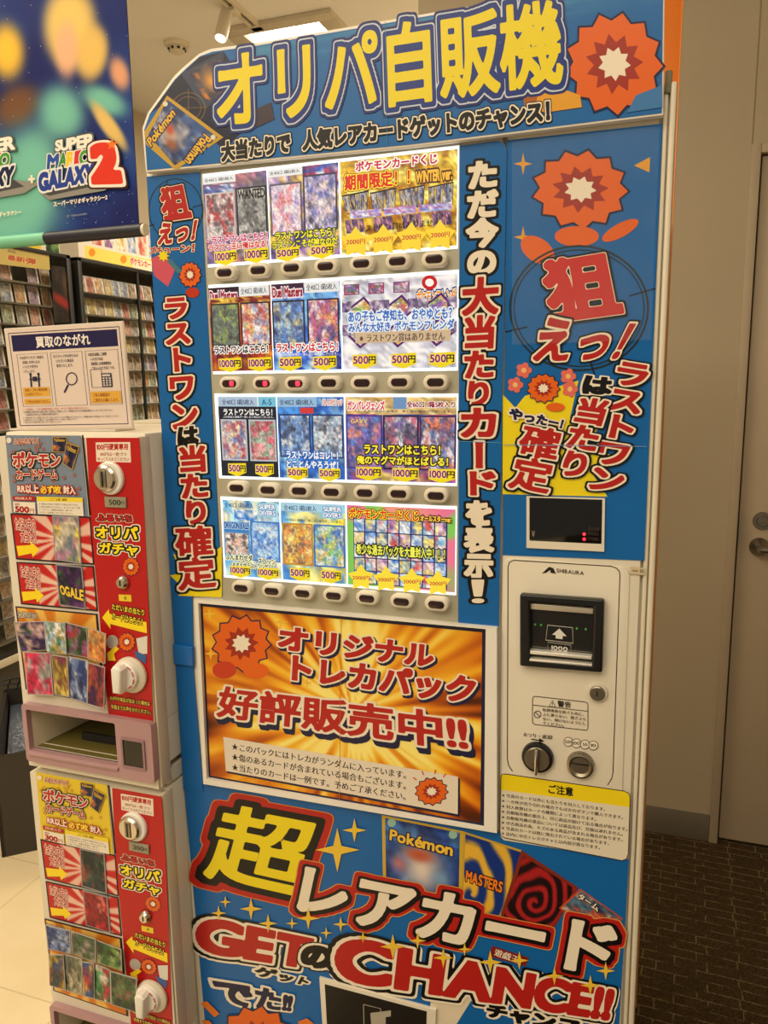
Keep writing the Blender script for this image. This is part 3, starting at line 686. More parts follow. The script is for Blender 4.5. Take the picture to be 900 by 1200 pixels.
def r4a(p, q):
    p.fine('全40口 1箱5枚入', Q(q, .03, .03, .55, .1), (50, 70, 110)); p.poly(Q(q, .62, .02, .96, .2), (150, 220, 246)); p.text('SUPER', Q(q, .65, .04, .93, .10), [(.1, (30, 90, 180)), (.03, (246, 250, 255))], 18); p.text('DIVERS', Q(q, .65, .12, .93, .18), [(.1, (30, 90, 180)), (.03, (246, 250, 255))], 18)
    p.art(Q(q, .2, .12, .6, .26), mottle(130, [(60, 130, 220), (240, 250, 255)], 4), 10, 5); p.poly(Q(q, .0, .28, .46, .42), (60, 130, 200)); p.text('DRAGON BALL', Q(q, .02, .29, .45, .37), [(.12, (170, 210, 246)), (.03, (30, 70, 150))], 18)
    cardpic(p, q, .0, .42, .46, .72, 28, [(240, 230, 220), (40, 40, 44), (230, 170, 150), (190, 170, 160)], (90, 150, 210)); cardpic(p, q, .48, .26, .99, .78, 29, [(70, 140, 230), (220, 236, 250), (30, 80, 190), (150, 200, 246)], (60, 120, 200))
    caption(p, q, 'ふんまわせダ', .02, .71, .5, .79, [(.14, (250, 250, 200)), (.03, (40, 60, 90))], 18); caption(p, q, 'スコッン', .6, .75, .9, .82, [(.14, (250, 250, 200)), (.03, (40, 60, 90))], 18); caption(p, q, 'おまえがラストワンだ！！', .14, .815, .86, .885, [(.14, (250, 250, 200)), (.03, (40, 60, 90))], 18)
    pricetag(p, q, .27, .93, .38, '1000円', .12); pricetag(p, q, .77, .93, .38, '1000円', .12)
product(3, .01, .268, r4a, lambda p, q: p.art(q, mottle(10, [(90, 170, 236), (190, 226, 246), (50, 120, 210), (240, 240, 200)], 4), 20, 26))
def r4b(p, q):
    p.poly(Q(q, .0, .0, 1, .11), (170, 214, 240)); p.fine('全40口 1箱5枚入', Q(q, .05, .03, .56, .1), (50, 70, 110)); p.poly(Q(q, .64, .02, .97, .18), (150, 220, 246)); p.text('SUPER', Q(q, .67, .035, .94, .09), [(.1, (30, 90, 180)), (.03, (246, 250, 255))], 18); p.text('DIVERS', Q(q, .67, .11, .94, .165), [(.1, (30, 90, 180)), (.03, (246, 250, 255))], 18)
    p.fine('上の賞品と画像が一致しない場合がございます。', Q(q, .05, .2, .95, .235), (60, 60, 40))
    cardpic(p, q, .02, .26, .5, .80, 31, [(244, 190, 40), (236, 120, 40), (250, 226, 120), (120, 80, 60)], (190, 140, 40)); cardpic(p, q, .51, .26, .99, .80, 32, [(70, 150, 230), (246, 200, 80), (230, 240, 246), (40, 90, 180), (140, 200, 90)], (60, 110, 190))
    pricetag(p, q, .28, .905, .32, '500円'); pricetag(p, q, .77, .905, .32, '500円')
product(3, .274, .553, r4b, lambda p, q: p.art(q, mottle(11, [(246, 214, 70), (110, 180, 236), (250, 236, 140), (60, 130, 210)], 3), 20, 26))
def r4c(p, q):
    qq = Q(q, .06, .16, .93, .98); p.poly(qq, (40, 50, 110))
    for i in range(8):
        for j in range(5):
            p.art(Q(qq, .008 + i * .124, .01 + j * .198, .118 + i * .124, .192 + j * .198), mottle(140 + i * 5 + j, [[(200, 220, 246), (90, 140, 220), (230, 236, 246)], [(226, 190, 210), (150, 100, 170), (240, 220, 150)], [(130, 190, 230), (210, 80, 80), (240, 240, 236)], [(90, 120, 180), (190, 210, 190), (240, 210, 120)]][(i * 3 + j) % 4], 2), 5, 6)
    p.text('ポケモンカードくじ', Q(q, .02, .035, .67, .155), [(.16, (60, 20, 30)), (.10, (250, 240, 60)), (.035, (220, 40, 40))], 22); p.text('オールスターver.', Q(q, .69, .085, .97, .155), [(.2, (40, 20, 20)), (.05, (250, 200, 60))], 18)
    p.text('希少な過去パックを大量封入中！！！', Q(q, .09, .475, .91, .60), [(.16, (20, 30, 20)), (.03, (240, 246, 90))], 20)
    for k in range(4):
        x, y = QP(q, [(.13 + k * .24, .9)])[0]; p.star((x, y), 16, (250, 226, 60), 5, .6); p.fine('2000円', [(x - 10, y - 2.5), (x + 10, y - 2), (x + 10, y + 3), (x - 10, y + 2.5)], (190, 30, 60))
product(3, .560, .995, r4c, lambda p, q: p.art(q, burst(.5, .5, (236, 110, 160), (120, 200, 90), 4, (250, 220, 90), .5, 1.6), 40, 30))

BTN = [[(262.7, 319.3), (302, 316.4), (341, 313.6), (381, 311.8), (423, 308.6), (465.4, 305.8), (508.4, 303.3)], [(268.4, 449.4), (307.5, 449.4), (345.6, 449.4), (384.7, 448.7), (423.8, 448.7), (467.5, 448), (510, 448)],
       [(276.9, 572), (313.4, 574.3), (350.2, 575.4), (388, 576.8), (427, 577.8), (466.7, 578.8), (510.4, 581.2)], [(282, 689.5), (318, 693), (354, 695.7), (390.5, 698.5), (429.5, 701.6), (470, 705.4), (511, 708.8)]]
RLED = mat('red_indicator', (255, 40, 60), .3, emit=2.5, var=0)
LENS = mat('smoked_lens', (44, 20, 20), .15, var=.1)
for i, rw in enumerate(BTN):
    for j, c in enumerate(rw):
        P = atY(c[0], c[1], .985); x, z = P[0], P[2]
        e = MB().prism(rrect(x - .0172, z - .0098, x + .0172, z + .0098, .0097, 6), .9855, .997, .0035).build('selection_button', CREAM, vm)
        MB().prism(rrect(x - .0112, z - .0052, x + .0112, z + .0052, .005, 5), .9842, .9865, .0008).build('button_lens', LENS, e)
        if i == 1 and j < 3: MB().prism(rrect(x + .0012, z - .0036, x + .0078, z + .0036, .002, 4), .9836, .985, .0003).build('sold_out_light', RLED, e)

# left column poster
p = Print(.9958); p.xmin = XL + .0004; p.sheet([(171.8, 207), (234, 201.5), (260, 700), (208.5, 697), (199.5, 697)], BLUE, .001)
p.ring((206, 246), 32, 37, 1.2, (10, 30, 50)); p.line([(196, 211), (195, 218)], 1.2, BLK); p.line([(226, 243), (236, 240)], 1.2, BLK); p.line([(175, 265), (181, 263)], 1.2, BLK)
p.poly([(177, 303), (190, 297), (207, 312), (197, 336), (181, 323)], (206, 84, 104))
p.poly([(260, 640), (260, 700), (209, 698), (214, 688), (197.5, 674), (211, 672), (203, 648), (217, 660), (243, 652)], YEL)
p.text('狙', [(188, 222), (216, 216), (224, 254), (192, 259)], [(.11, BLK), (.065, CRM), (.045, RED)], 34)
p.text('えっ！', [(188, 263), (231, 258), (227, 281), (186, 286)], R_OUT)
p.text('ズキューン！', [(176, 290), (228, 285), (227, 295), (177, 297)], [(.12, BLK), (.1, CRM), (.04, RED)])
emblem(p, (223, 322), 13, 15, .8); p.star((192, 300), 7, YEL, 8, .6); p.poly([(196, 306), (201, 303), (214, 318), (209, 321)], (60, 120, 140)); p.disc((226, 343), 8, 6, (190, 50, 24))
p.text('ラストワン', [(193, 351), (219, 349), (232, 500), (203, 502)], R_OUT, 34, True)
p.text('は', [(210, 502), (231, 500), (232, 520), (210, 522)], [(.13, CRM), (.065, BLK)], 34)
p.text('当たり', [(211, 524), (240, 522), (245, 612), (217, 614)], R_OUT, 34, True)
p.text('確定', [(206, 618), (247, 616), (253, 687), (211, 691)], [(.13, BLK), (.08, CRM), (.032, RED)], 36, True)
p.build('column_poster', INK, vm)
p = Print(.9962); p.xmin = XL + .0004; p.sheet([(198.5, 697), (225, 698), (227, 790), (238, 928), (214, 926), (206, 800)], BLUE, .001); p.build('blue_tape_strip', INK, vm)
MB().prism([(max(a, XL + .0004), c) for a, c in XZ([(202, 755), (226, 758), (227, 781), (203, 778)], .993)], .991, .9962, .002).build('tape_fold', mat('blue_tape', (16, 104, 184), .35), vm)
# middle column poster
p = Print(.9958); p.sheet([(538.8, 171), (583, 165), (591, 168), (594, 176), (589, 440), (584.5, 734), (537, 731)], BLUE, .001)
p.text('ただ今の', [(548.5, 192), (583, 188), (581.5, 320), (547.5, 321)], W_OUT, 34, True)
p.text('大当たり', [(543, 328), (584, 325), (577, 474), (544, 475)], R_OUT, 34, True)
p.text('カード', [(541.5, 480), (580.5, 479), (578.5, 580), (544.5, 579)], R_OUT, 34, True)
p.text('を表示', [(545.5, 588), (577.5, 588), (577, 677), (545.5, 676)], W_OUT, 34, True)
p.text('！', [(554, 680), (566, 680), (565.5, 706), (555, 706)], [(.075, BLK), (.025, CRM)], 34)
p.line([(538, 517), (587, 519)], .8, (90, 150, 200)); p.build('column_poster', INK, vm)
# upper poster of the control column
p = Print(.9975); p.sheet([(594, 164.5), (776, 145), (755, 657), (589, 650.5)], BLUE, .001)
for c, r in (((613, 192), 11), ((613, 278), 11)): p.star4(c, r, (226, 160, 40), r * 1.2)
p.poly([(743, 194), (762, 184), (761, 202)], (226, 160, 40))
p.poly([(589, 462), (604, 478), (615, 464), (678, 446), (668, 490), (702, 500), (688, 524), (716, 533), (695, 556), (712, 582), (589, 579)], YEL)
emblem(p, (680, 222), 56, 46, 2.2)
p.disc((630, 293), 22, 14, ORG, rot=.6); p.disc((727, 270), 24, 8, ORG, rot=-.5); p.disc((676, 277), 26, 12, ORG)
p.ring((678.6, 361), 82, 74, 2.2, (36, 44, 44)); p.ring((678.6, 361), 77, 69, 1.4, (36, 44, 44))
p.line([(592, 389), (618, 383)], 1.4, BLK); p.line([(737, 347), (768, 338)], 1.4, BLK); p.line([(690, 418), (697, 440)], 1.6, BLK)
for c in ((614, 434), (604, 451), (668, 456), (666, 441)):
    for k in range(5): p.disc((c[0] + 5.5 * math.cos(k * 1.2566), c[1] + 5.5 * math.sin(k * 1.2566)), 4, 4, (226, 110, 96), 10)
    p.disc(c, 3, 3, (240, 190, 120), 10)
emblem(p, (637, 455), 19, 17, .8); p.disc((651, 477), 11, 5, ORG)
p.text('狙', [(636, 309), (714, 296), (728, 366), (648, 377)], [(.085, BLK), (.055, CRM), (.045, (200, 44, 40))], 44)
p.text('えっ！', [(634, 374), (745, 379), (722, 421), (626, 422)], [(.11, BLK), (.075, CRM), (.035, RED)], 36)
p.text('ラストワン', [(726, 424), (762, 430), (726, 577), (690, 571)], R_OUT, 34, True)
p.text('は', [(687, 441), (717, 444), (714, 462), (684, 460)], [(.13, CRM), (.065, BLK)], 34)
p.text('当たり', [(682, 466), (714, 470), (686, 560), (654, 554)], R_OUT, 34, True)
p.text('確定', [(616, 497), (659, 505), (641, 578), (596, 570)], [(.13, BLK), (.08, CRM), (.032, RED)], 38, True)
p.text('やったー！', [(599, 478), (661, 492), (658, 502), (597, 490)], [(.17, CRM), (.06, NAVY)], 26)
p.line([(590, 521), (758, 523)], .8, (110, 150, 190)); p.build('large_poster', INK, vm)
mt, nt, bs = nodes('clear_sleeve_film'); bs.inputs['Base Color'].default_value = (.75, .8, .85, 1); bs.inputs['Roughness'].default_value = .12
tp = nt.nodes.new('ShaderNodeBsdfTransparent'); mx = nt.nodes.new('ShaderNodeMixShader'); nz = nt.nodes.new('ShaderNodeTexNoise'); nz.inputs['Scale'].default_value = 3
mr = nt.nodes.new('ShaderNodeMapRange'); mr.inputs[3].default_value = .0; mr.inputs[4].default_value = .05; nt.links.new(nz.outputs[0], mr.inputs[0]); nt.links.new(mr.outputs[0], mx.inputs[0])
nt.links.new(tp.outputs[0], mx.inputs[1]); nt.links.new(bs.outputs[0], mx.inputs[2]); nt.links.new(mx.outputs[0], nt.nodes['Material Output'].inputs[0]); FILM = mt
bp = nt.nodes.new('ShaderNodeBump'); bp.inputs['Strength'].default_value = .4; bp.inputs['Distance'].default_value = .02; nt.links.new(nz.outputs[0], bp.inputs['Height']); nt.links.new(bp.outputs[0], bs.inputs['Normal'])
MB().prism(XZ([(600, 166), (773, 148), (763, 398), (600, 404)], .9915), .9915, .9919).build('plastic_sleeve', FILM, vm)
# amount display
MB().ringprism(XZ([(617, 581.5), (709, 584), (708, 646.5), (617, 642)], .995), XZ([(620.5, 583), (706, 585.5), (705, 637.5), (620.5, 633.5)], .995), .9945, .997).build('display_frame', CREAM, vm)
e = MB().prism(XZ([(621, 584), (622, 582.5), (705, 585.2), (706.3, 587), (705.2, 636), (703.5, 638), (622, 634), (620.3, 632)], .995), .9949, .997, .0005).build('amount_display', mat('black_acrylic', (10, 9, 9), .08), vm)
p = Print(.9947); p.fine('￥', [(623, 622), (627, 622), (627, 629), (623, 629)], (150, 130, 120)); p.build('currency_mark', INK, e); p = Print(.9947); p.fine(['投入金額', 'お釣切れ', '千円切れ'], [(689, 617), (702, 618), (702, 634), (689, 633)], (70, 50, 44)); p.poly([(688, 617.5), (688.6, 617.5), (688.6, 634), (688, 634)], (12, 11, 11)); p.build('display_lettering', INK, e)
for c in ((684.6, 626), (684.6, 631.8)):
    P = atY(*c, .9944); MB().lathe([(.0002, -.0006), (.0019, -.0003), (.0019, .0006)], P).build('indicator_light', RLED, e)

# payment panel
pl = MB().prism(XZ([(591, 660), (593, 656), (598, 654), (728, 664), (735, 668), (738, 674), (727, 1000), (722, 1006), (590, 985), (586, 980)], .9965), .9965, .9985, .001).build('payment_panel', CREAM, vm)
p = Print(.9962)
p.line([(600.6, 904), (596, 897), (594.5, 889), (595.3, 664), (597, 659), (602, 656.5), (716, 663.5), (722, 665.5), (725.5, 669), (726.5, 674), (718.3, 905), (717, 912), (712, 920)], 1.1, (60, 50, 44))
p.text('SHIBAURA', [(652.5, 666.3), (684, 669.7), (684, 674), (652.5, 670.6)], [(.02, (40, 34, 30))], 30, False, .06)
p.poly([(635, 672), (643, 664.5), (646.5, 664.8), (649.5, 671.8), (646.5, 671.3), (644.5, 668), (640, 671.2)], (40, 34, 30)); p.poly([(644.5, 671), (648, 664.9), (651.5, 672.4), (649.8, 672)], (40, 34, 30))
p.line([(624, 819), (625, 816.5), (628, 816), (685, 822.5), (688, 823.5), (689, 826), (689, 853), (688, 855.5), (685, 855.5), (627, 849), (624.5, 847.5), (624, 845)], .9, (70, 58, 50), True); p.line([(624, 826), (689, 833.5)], .8, (70, 58, 50))
p.line([(643.5, 827.6), (647.2, 820.5), (651, 828.4)], .9, (60, 50, 40), True); p.fine('！', [(646.9, 822.8), (647.7, 822.8), (647.7, 827), (646.9, 827)], (60, 50, 40)); p.text('警告', [(653.5, 820.8), (669, 822.6), (669, 829.6), (653.5, 828)], [(.02, (50, 42, 36))], 26)
p.ring((630, 837), 4.4, 4.4, .9, (70, 58, 50)); p.line([(627, 834), (633, 840)], .9, (70, 58, 50))
p.fine(['転倒事故を防ぐために、', '上に乗らない、揺さぶら', 'ない、傾けないようにし', 'てください。'], [(636, 829.5), (686.5, 835.5), (686.5, 855), (636, 849)], (84, 70, 60), pitch=1.3)
p.fine('おつり・返却', [(613.7, 858.2), (647, 861.6), (647, 866.6), (613.7, 862.6)], (50, 42, 36)); p.line([(622.5, 866), (634, 867.6)], 1.1, BLK); p.poly([(632, 864.8), (638, 868.2), (632, 869.8)], BLK)
for c, s in (((666, 869), '500'), ((675.6, 870.6), '100'), ((685.6, 872), '50'), ((695.4, 873), '10')):
    p.disc(c, 5.4, 5.4, (232, 222, 204), 20); p.ring(c, 5.6, 5.6, .7, (70, 58, 50), 24); wd = 1.35 * len(s); p.fine(s, [(c[0] - wd, c[1] - 1.9), (c[0] + wd, c[1] - 1.6), (c[0] + wd, c[1] + 1.9), (c[0] - wd, c[1] + 1.6)], (60, 50, 40))
p.build('panel_lettering', INKM, pl)
p = Print(.9965); p.sheet([(738.5, 664), (756, 666), (755.5, 674), (738, 672.5)], (206, 190, 156), .0006); p.fine('out 図', [(741, 666), (754, 667.6), (754, 671.6), (741, 670)], (90, 74, 56)); p.build('small_tag', INKM, vm)
# bill acceptor
ba = MB().ringprism(XZ([(609, 696.5), (708, 703.5), (705.7, 788.6), (609, 780.6)], .984), XZ([(621, 705.5), (696, 711.5), (693.5, 781.5), (620.5, 774.5)], .984), .984, .9965).build('bill_acceptor', BLACK, vm)
bv = ba.modifiers.new('edge', 'BEVEL'); bv.width = .0025; bv.segments = 3
MB().prism(XZ([(620, 705), (697, 711), (694.5, 782.5), (619.5, 775.5)], .996), .9958, .9966).build('acceptor_back', mat('dark_recess', (20, 18, 16), .3), ba)
MB().prism(XZ([(621.5, 707), (695.5, 713), (695.2, 719.8), (621.5, 714)], .99), .9895, .996, .0012).build('upper_lip', mat('satin_lip', (206, 196, 176), .45, metal=.6), ba)
MB().prism(XZ([(621, 762.5), (693.5, 769.5), (693.3, 773.4), (621, 766.5)], .985), .985, .996, .0012).build('lower_lip', mat('lip_painted_highlight', (240, 236, 226), .3, metal=.5), ba)  # white highlights of the chrome lips are put into their whitish colour
MB().prism(XZ([(620.5, 772), (694, 778.5), (693.8, 781), (620.5, 774.4)], .985), .984, .996, .0008).build('lower_lip', mat('lip_painted_highlight', (240, 236, 226), .3, metal=.5), ba)
p = Print(.9955)
p.line([(641.6, 732.5), (671, 735.5), (671.5, 754), (639.6, 750)], .9, (190, 186, 176), True); p.poly([(655.5, 736.6), (664, 745.6), (659.3, 745.2), (659.3, 749), (651.2, 748), (651.2, 744.3), (647, 743.6)], (226, 222, 212))
p.line([(642, 752.5), (669, 756), (668.8, 767), (642, 763.5)], .8, (170, 166, 156), True); p.fine('1000', [(646.5, 756.4), (665, 758.4), (665, 763.6), (646.5, 761.4)], (226, 222, 212)); p.line([(624, 757.5), (693, 764.5)], .8, (120, 116, 106)); p.build('acceptor_lettering', INK, ba)
GL = mat('green_indicator', (60, 150, 70), .3, emit=.12, var=0)
for c in ((627, 732), (634, 732.6), (676, 736.6), (686.5, 737.6)): P = atY(*c, .9952); MB().lathe([(.0005, -.0010), (.0014, -.0005), (.0016, .001)], P).build('guide_light', GL, ba)
P = atY(700, 812, .993); lk = MB().lathe([(.0001, -.004), (.0085, -.004), (.0098, -.003), (.0102, .0035)], P).build('panel_lock', STEEL, vm)
MB().lathe([(.0122, -.0005), (.0128, .0015), (.0128, .0035)], P).build('lock_ring', CREAM, lk); MB().box(P + np.array([-.0008, -.0045, -.0035]), P + np.array([.0008, -.003, .004]), .0003).build('key_slot', BLACK, lk)
P = atY(629.4, 889, .990); kn = MB().lathe([(.0165, -.001), (.0205, .0), (.0215, .003), (.0215, .0065)], P).build('return_knob', BLACK, vm)
MB().lathe([(.0001, -.0035), (.0155, -.0035), (.0168, -.002), (.0168, .002)], P).build('knob_disc', STEEL, kn); MB().box(P + np.array([-.0022, -.011, -.0195]), P + np.array([.0022, -.002, .0165]), .0015).build('knob_grip', CHROME, kn)
P = atY(680, 897, .992); cs = MB().lathe([(.0001, -.0012), (.0115, -.0012), (.0145, -.004), (.0172, -.003), (.0182, .0045)], P).build('coin_slot', STEEL, vm)
MB().box(P + np.array([-.0108, -.0018, .0012]), P + np.array([.0108, -.0008, .0032]), .0003).build('slot_opening', BLACK, cs)
# caution notice
p = Print(.9958); o = [(587, 911), (588.5, 907.6), (592, 907), (731, 927), (736.5, 929.5), (738.5, 934), (736.3, 1001), (734, 1006.5), (729, 1008.5), (592, 982), (587, 979.5), (585.6, 974)]
p.sheet(o, (224, 214, 192), .0005); p.poly([(587, 911), (588.5, 907.6), (592, 907), (731, 927), (736.5, 929.5), (738.5, 934), (738.1, 946), (586.8, 925.5)], (238, 212, 24)); p.line(o, 1.0, (60, 46, 36), True)
p.text('ご注意', [(643, 919.2), (671.5, 923), (671.5, 933), (643, 929.4)], [(.03, (36, 30, 16))], 28)
NL = ['※写真のカード以外にも当たりを封入しております。', '※一か所が売り切れの場合でもほかのボタンで購入できます。', '※封入枚数はカードの種類によって異なります。', '※自動販売機の都合上、同じ商品が続けて出る場合が有ります。', '※自動販売機の景品については返品及び、交換は承れません。', '※中古商品の為、キズのある商品が含まれる場合があります。', '※写真のカードは既に排出されている場合があります。', '※店内に中古トレカガチャとは内容が異なります。']
p.fine(NL, [(588.5, 929.5), (735.5, 950), (734.5, 1000), (588, 978.5)], (70, 60, 50), pitch=1.42)
p.build('caution_notice', INKM, vm)

# promotion board in its white frame
MB().ringprism(XZ([(228.5, 702), (582.5, 735.5), (582.5, 975.5), (239, 918)], .99), XZ([(233, 706.4), (569.5, 736.8), (567.5, 970), (243, 912.3)], .99), .988, .999).build('board_frame', WHITEP, vm)
p = Print(.9945); BQ = [(232, 705), (571, 735.6), (569, 971.5), (242, 913.5)]; p.sheet(BQ, (30, 30, 62), .001)
AQ = [(237.6, 710.6), (565, 741), (562.8, 964.5), (246.5, 909)]; p.art(AQ, blaze(.56, .50, 1.45), 150, 100)
for c, r in (((245.5, 719.5), 8), ((247, 766), 8), ((329, 729), 9), ((360, 800), 7)): p.star4(c, r, (240, 190, 60))
emblem(p, (283, 754), 34, 33, 1.3); p.disc((263, 785), 14, 10, (200, 60, 30)); p.disc((300, 786), 15, 9, ORG)
p.text('オリジナル', [(329, 734), (508, 756.5), (506, 781), (327.5, 760)], [(.12, NAVY, .06, -.07), (.10, CRM), (.05, RED)], 34)
p.text('トレカパック', [(345, 768), (557, 794.5), (553, 824), (343.5, 797)], [(.12, NAVY, .06, -.07), (.10, CRM), (.05, RED)], 34)
SH = [(.08, NAVY, .01 * k, -.022 * k) for k in (7, 5, 3)]
p.text('好評販売中!!', [(259, 804), (545, 838), (548, 880), (255, 839)], SH + [(.085, CRM), (.03, RED)], 46)
p.poly([(263.5, 865), (539, 912), (539, 957), (266.5, 905.5)], (34, 30, 60)); p.poly([(262, 863.2), (537, 909.8), (536.6, 953.8), (265, 903)], (230, 218, 200))
p.fine(['★このパックにはトレカがランダムに入っています。', '★傷のあるカードが含まれている場合もございます。', '★当たりのカードは一例です。予めご了承ください。'], [(272, 870), (476, 903.5), (475.5, 937.5), (272.3, 902.5)], (26, 22, 30), pitch=1.32)
emblem(p, (506, 927), 19, 16, .9)
for a in (-2.5, -2.0, -1.4, -.9): p.line([(506 + 22 * math.cos(a), 925 + 19 * math.sin(a)), (506 + 27 * math.cos(a), 925 + 24 * math.sin(a))], 1.3, (220, 60, 40))
p.line([(400, 724), (398, 940)], .5, (190, 120, 40)); p.build('promotion_board', INK, vm)

# lower blue poster
p = Print(.9975); p.xmin = XL + .0004; p.sheet([(213.5, 914), (585, 975.5), (737, 1008), (718, 1330), (252, 1330)], BLUE, .001)
p.poly([(505, 1172), (560, 1160), (535, 1200), (500, 1215)], (226, 212, 186))
c1 = [(447.5, 955), (543, 974), (541, 1060), (449, 1040)]; p.poly(c1, (206, 170, 50)); p.art(Q(c1, .04, .03, .96, 1), blobs(mottle(201, [(16, 40, 110), (30, 70, 150), (60, 110, 180)], 3), [(.5, .62, .28, .34, 0, (226, 210, 200), 1), (.46, .42, .2, .1, 0, (190, 90, 60), 1.5), (.75, .7, .12, .1, 0, (120, 160, 200), 1), (.18, .6, .1, .1, 0, (190, 120, 130), 1)]), 30, 30)
p.text('Pokémon', [(458, 972), (531, 990), (530, 1003), (457, 984)], [(.1, (20, 30, 80)), (.03, (240, 196, 60))], 28)
for c in ((459, 964), (531, 978)): p.disc(c, 5, 5, (150, 190, 180), 14)
c2 = [(543, 974), (611, 996), (587, 1084), (541, 1064)]; p.poly(c2, (196, 160, 60)); p.art(Q(c2, .04, .02, 1, 1), swirl(202, (230, 180, 60), (16, 50, 130), 1.6, .2, .7), 30, 30); p.text('MASTERS', [(547, 1020), (590, 1034), (588, 1046), (546, 1032)], [(.1, (30, 20, 20)), (.03, (240, 130, 40))], 22)
c3 = [(611, 996), (678, 1040), (642, 1100), (585, 1078)]; p.poly(c3, (130, 44, 30)); p.art(Q(c3, .05, .04, .95, .96), swirl(203, (170, 34, 36), (26, 12, 18), 3.2), 36, 36)
c4 = [(680, 1041), (730, 1076), (716, 1100), (655, 1064)]; p.poly(c4, (190, 80, 40)); p.art(Q(c4, .03, .05, .97, .95), mottle(204, [(70, 110, 140), (230, 200, 180), (190, 70, 40), (40, 50, 70)], 4), 16, 12); p.text('ターム', [(680, 1046), (703, 1061), (700, 1068), (677, 1052)], [(.12, BLK), (.03, CRM)], 20)
c5 = [(577, 1108), (620, 1122), (616, 1132), (572, 1120)]; p.poly(c5, (130, 30, 30)); p.fine('遊戯王', [(581, 1111), (610, 1121), (607, 1129), (579, 1119)], CRM)
p.text('超', [(262, 942), (374, 963), (349, 1051), (240, 1026)], [(.17, (214, 130, 50)), (.16, RED), (.10, BLK), (.022, YEL)], 56)
p.text('レアカード', [(361, 1015), (722, 1087), (712, 1143), (350, 1066)], [(.165, (214, 150, 70)), (.15, RED), (.09, BLK, .02, -.02), (.085, BLK), (.04, CRM)], 44)
p.text('GET', [(237, 1075), (366, 1101), (360, 1133), (234, 1113)], [(.17, CRM, .02, -.03), (.155, BLK), (.105, CRM), (.055, RED)], 40, False, .03)
p.text('の', [(358, 1107), (389, 1112), (385, 1134), (354, 1129)], [(.2, BLK), (.16, CRM), (.08, BLK)], 34)
p.text('CHANCE!!', [(402, 1098), (719, 1161), (712, 1193), (398, 1146)], [(.16, CRM, .02, -.03), (.15, BLK), (.1, CRM), (.055, RED)], 44, False, .03)
p.text('ゲット', [(302, 1131), (364, 1146), (359, 1154), (300, 1142)], [(.2, CRM), (.06, BLK)], 26); p.text('チャンス', [(573, 1176), (681, 1196), (679, 1212), (571, 1190)], [(.18, CRM), (.07, BLK)], 28)
p.text('でた!!', [(251, 1145), (344, 1165), (341, 1184), (258, 1174)], [(.13, CRM), (.05, NAVY)], 30)
emblem(p, (300, 1218), 44, 40, 1.6)
for q in ([(236, 1175), (243, 1172), (258, 1187), (252, 1191)], [(238, 1194), (246, 1195), (256, 1206), (240, 1204)], [(350, 1196), (360, 1192), (368, 1198), (352, 1210)]): p.poly(q, (230, 120, 30))
for c, r in (((396, 995), 26), ((416, 972), 14), ((265, 1056), 7), ((257, 1069), 9), ((295, 1064), 13), ((315, 1081), 11), ((343, 1081), 7), ((362, 1075), 13), ((383, 1092), 7), ((400, 1082), 9), ((426, 1097), 7), ((461, 1108), 15), ((490, 1101), 10), ((520, 1121), 12), ((545, 1111), 8), ((575, 1126), 14), ((609, 1124), 11), ((650, 1142), 11), ((692, 1153), 12), ((710, 1136), 11)): p.star4(c, r, (236, 196, 60))
p.build('lower_poster', INK, vm)
e = MB().prism(XZ([(374, 1146), (511, 1184), (506, 1330), (384, 1300)], .993), .993, .9975, .001).build('dispensing_hatch', CREAM, vm)
p = Print(.9925); p.sheet([(380.5, 1153.5), (500, 1185.5), (497, 1320), (388, 1290)], (30, 27, 24), .0005); p.line([(426, 1177), (427, 1230)], 1, (160, 150, 140)); p.line([(426, 1177), (446, 1182), (446, 1230)], 1, (160, 150, 140)); p.poly([(434, 1187), (458, 1184), (458, 1191), (452, 1192), (452, 1215), (436, 1212)], (176, 168, 150)); p.build('hatch_flap', INK, e)

# ------------------------------------------------------------------ signboard on the top
sg = thing('signboard', 'blue cut-out signboard with huge yellow characters across the machine top', 'signboard', (-.35, .99, 1.82))
OUT = [(170.7, 202), (166.5, 150), (173, 132), (203, 90), (213, 80), (233, 63), (247, 57), (300, 50), (500, 15.6), (640, -8), (780, -33), (779, 0), (777.5, 135), (480, 172)]
MB().prism(XZ(OUT, .986), .986, .9962, .001).build('backing_board', mat('white_foam_board', (238, 232, 220), .5), sg)
p = Print(.9855); IN = [(172.5, 199.5), (169, 152), (175.5, 133.5), (205, 93), (215, 83), (234, 66), (249, 60.5), (301, 53.5), (500, 19), (640, -4.5), (778, -29), (777, 0), (775.5, 132.5), (480, 169.5)]
p.poly(IN, (15, 100, 172)); 
def cloud(u, v):
    rs = np.random.RandomState(5); n = vnoise(u, v, 12, rs) * .6 + vnoise(u, v, 30, rs) * .4; t = np.clip((.55 - v) * 2.2 * n, 0, 1)[:, None]
    return np.array((16, 100, 172.)) * (1 - t) + np.array((86, 150, 190.)) * t
p.art([(300, 54.5), (777, -26), (775, 30), (300, 110)], cloud, 60, 12)
p.poly([(176, 133), (205, 94), (234, 67), (262, 60), (275, 80), (300, 140), (262, 175), (196, 120)], (14, 20, 50)); p.poly([(212, 86), (262, 60), (262, 110), (240, 128)], (50, 62, 90))
p.art([(220, 84), (258, 66), (270, 110), (244, 122)], blobs(mottle(301, [(30, 40, 80), (180, 110, 40), (60, 60, 90)], 3), [(.5, .4, .3, .3, 0, (226, 160, 70), 1)]), 16, 16)
p.ring((221, 127), 20, 19, 1, (120, 96, 50)); p.ring((221, 127), 15, 14, .8, (120, 96, 50)); p.line([(221, 104), (221, 150)], .8, (120, 96, 50)); p.line([(200, 127), (243, 126)], .8, (120, 96, 50))
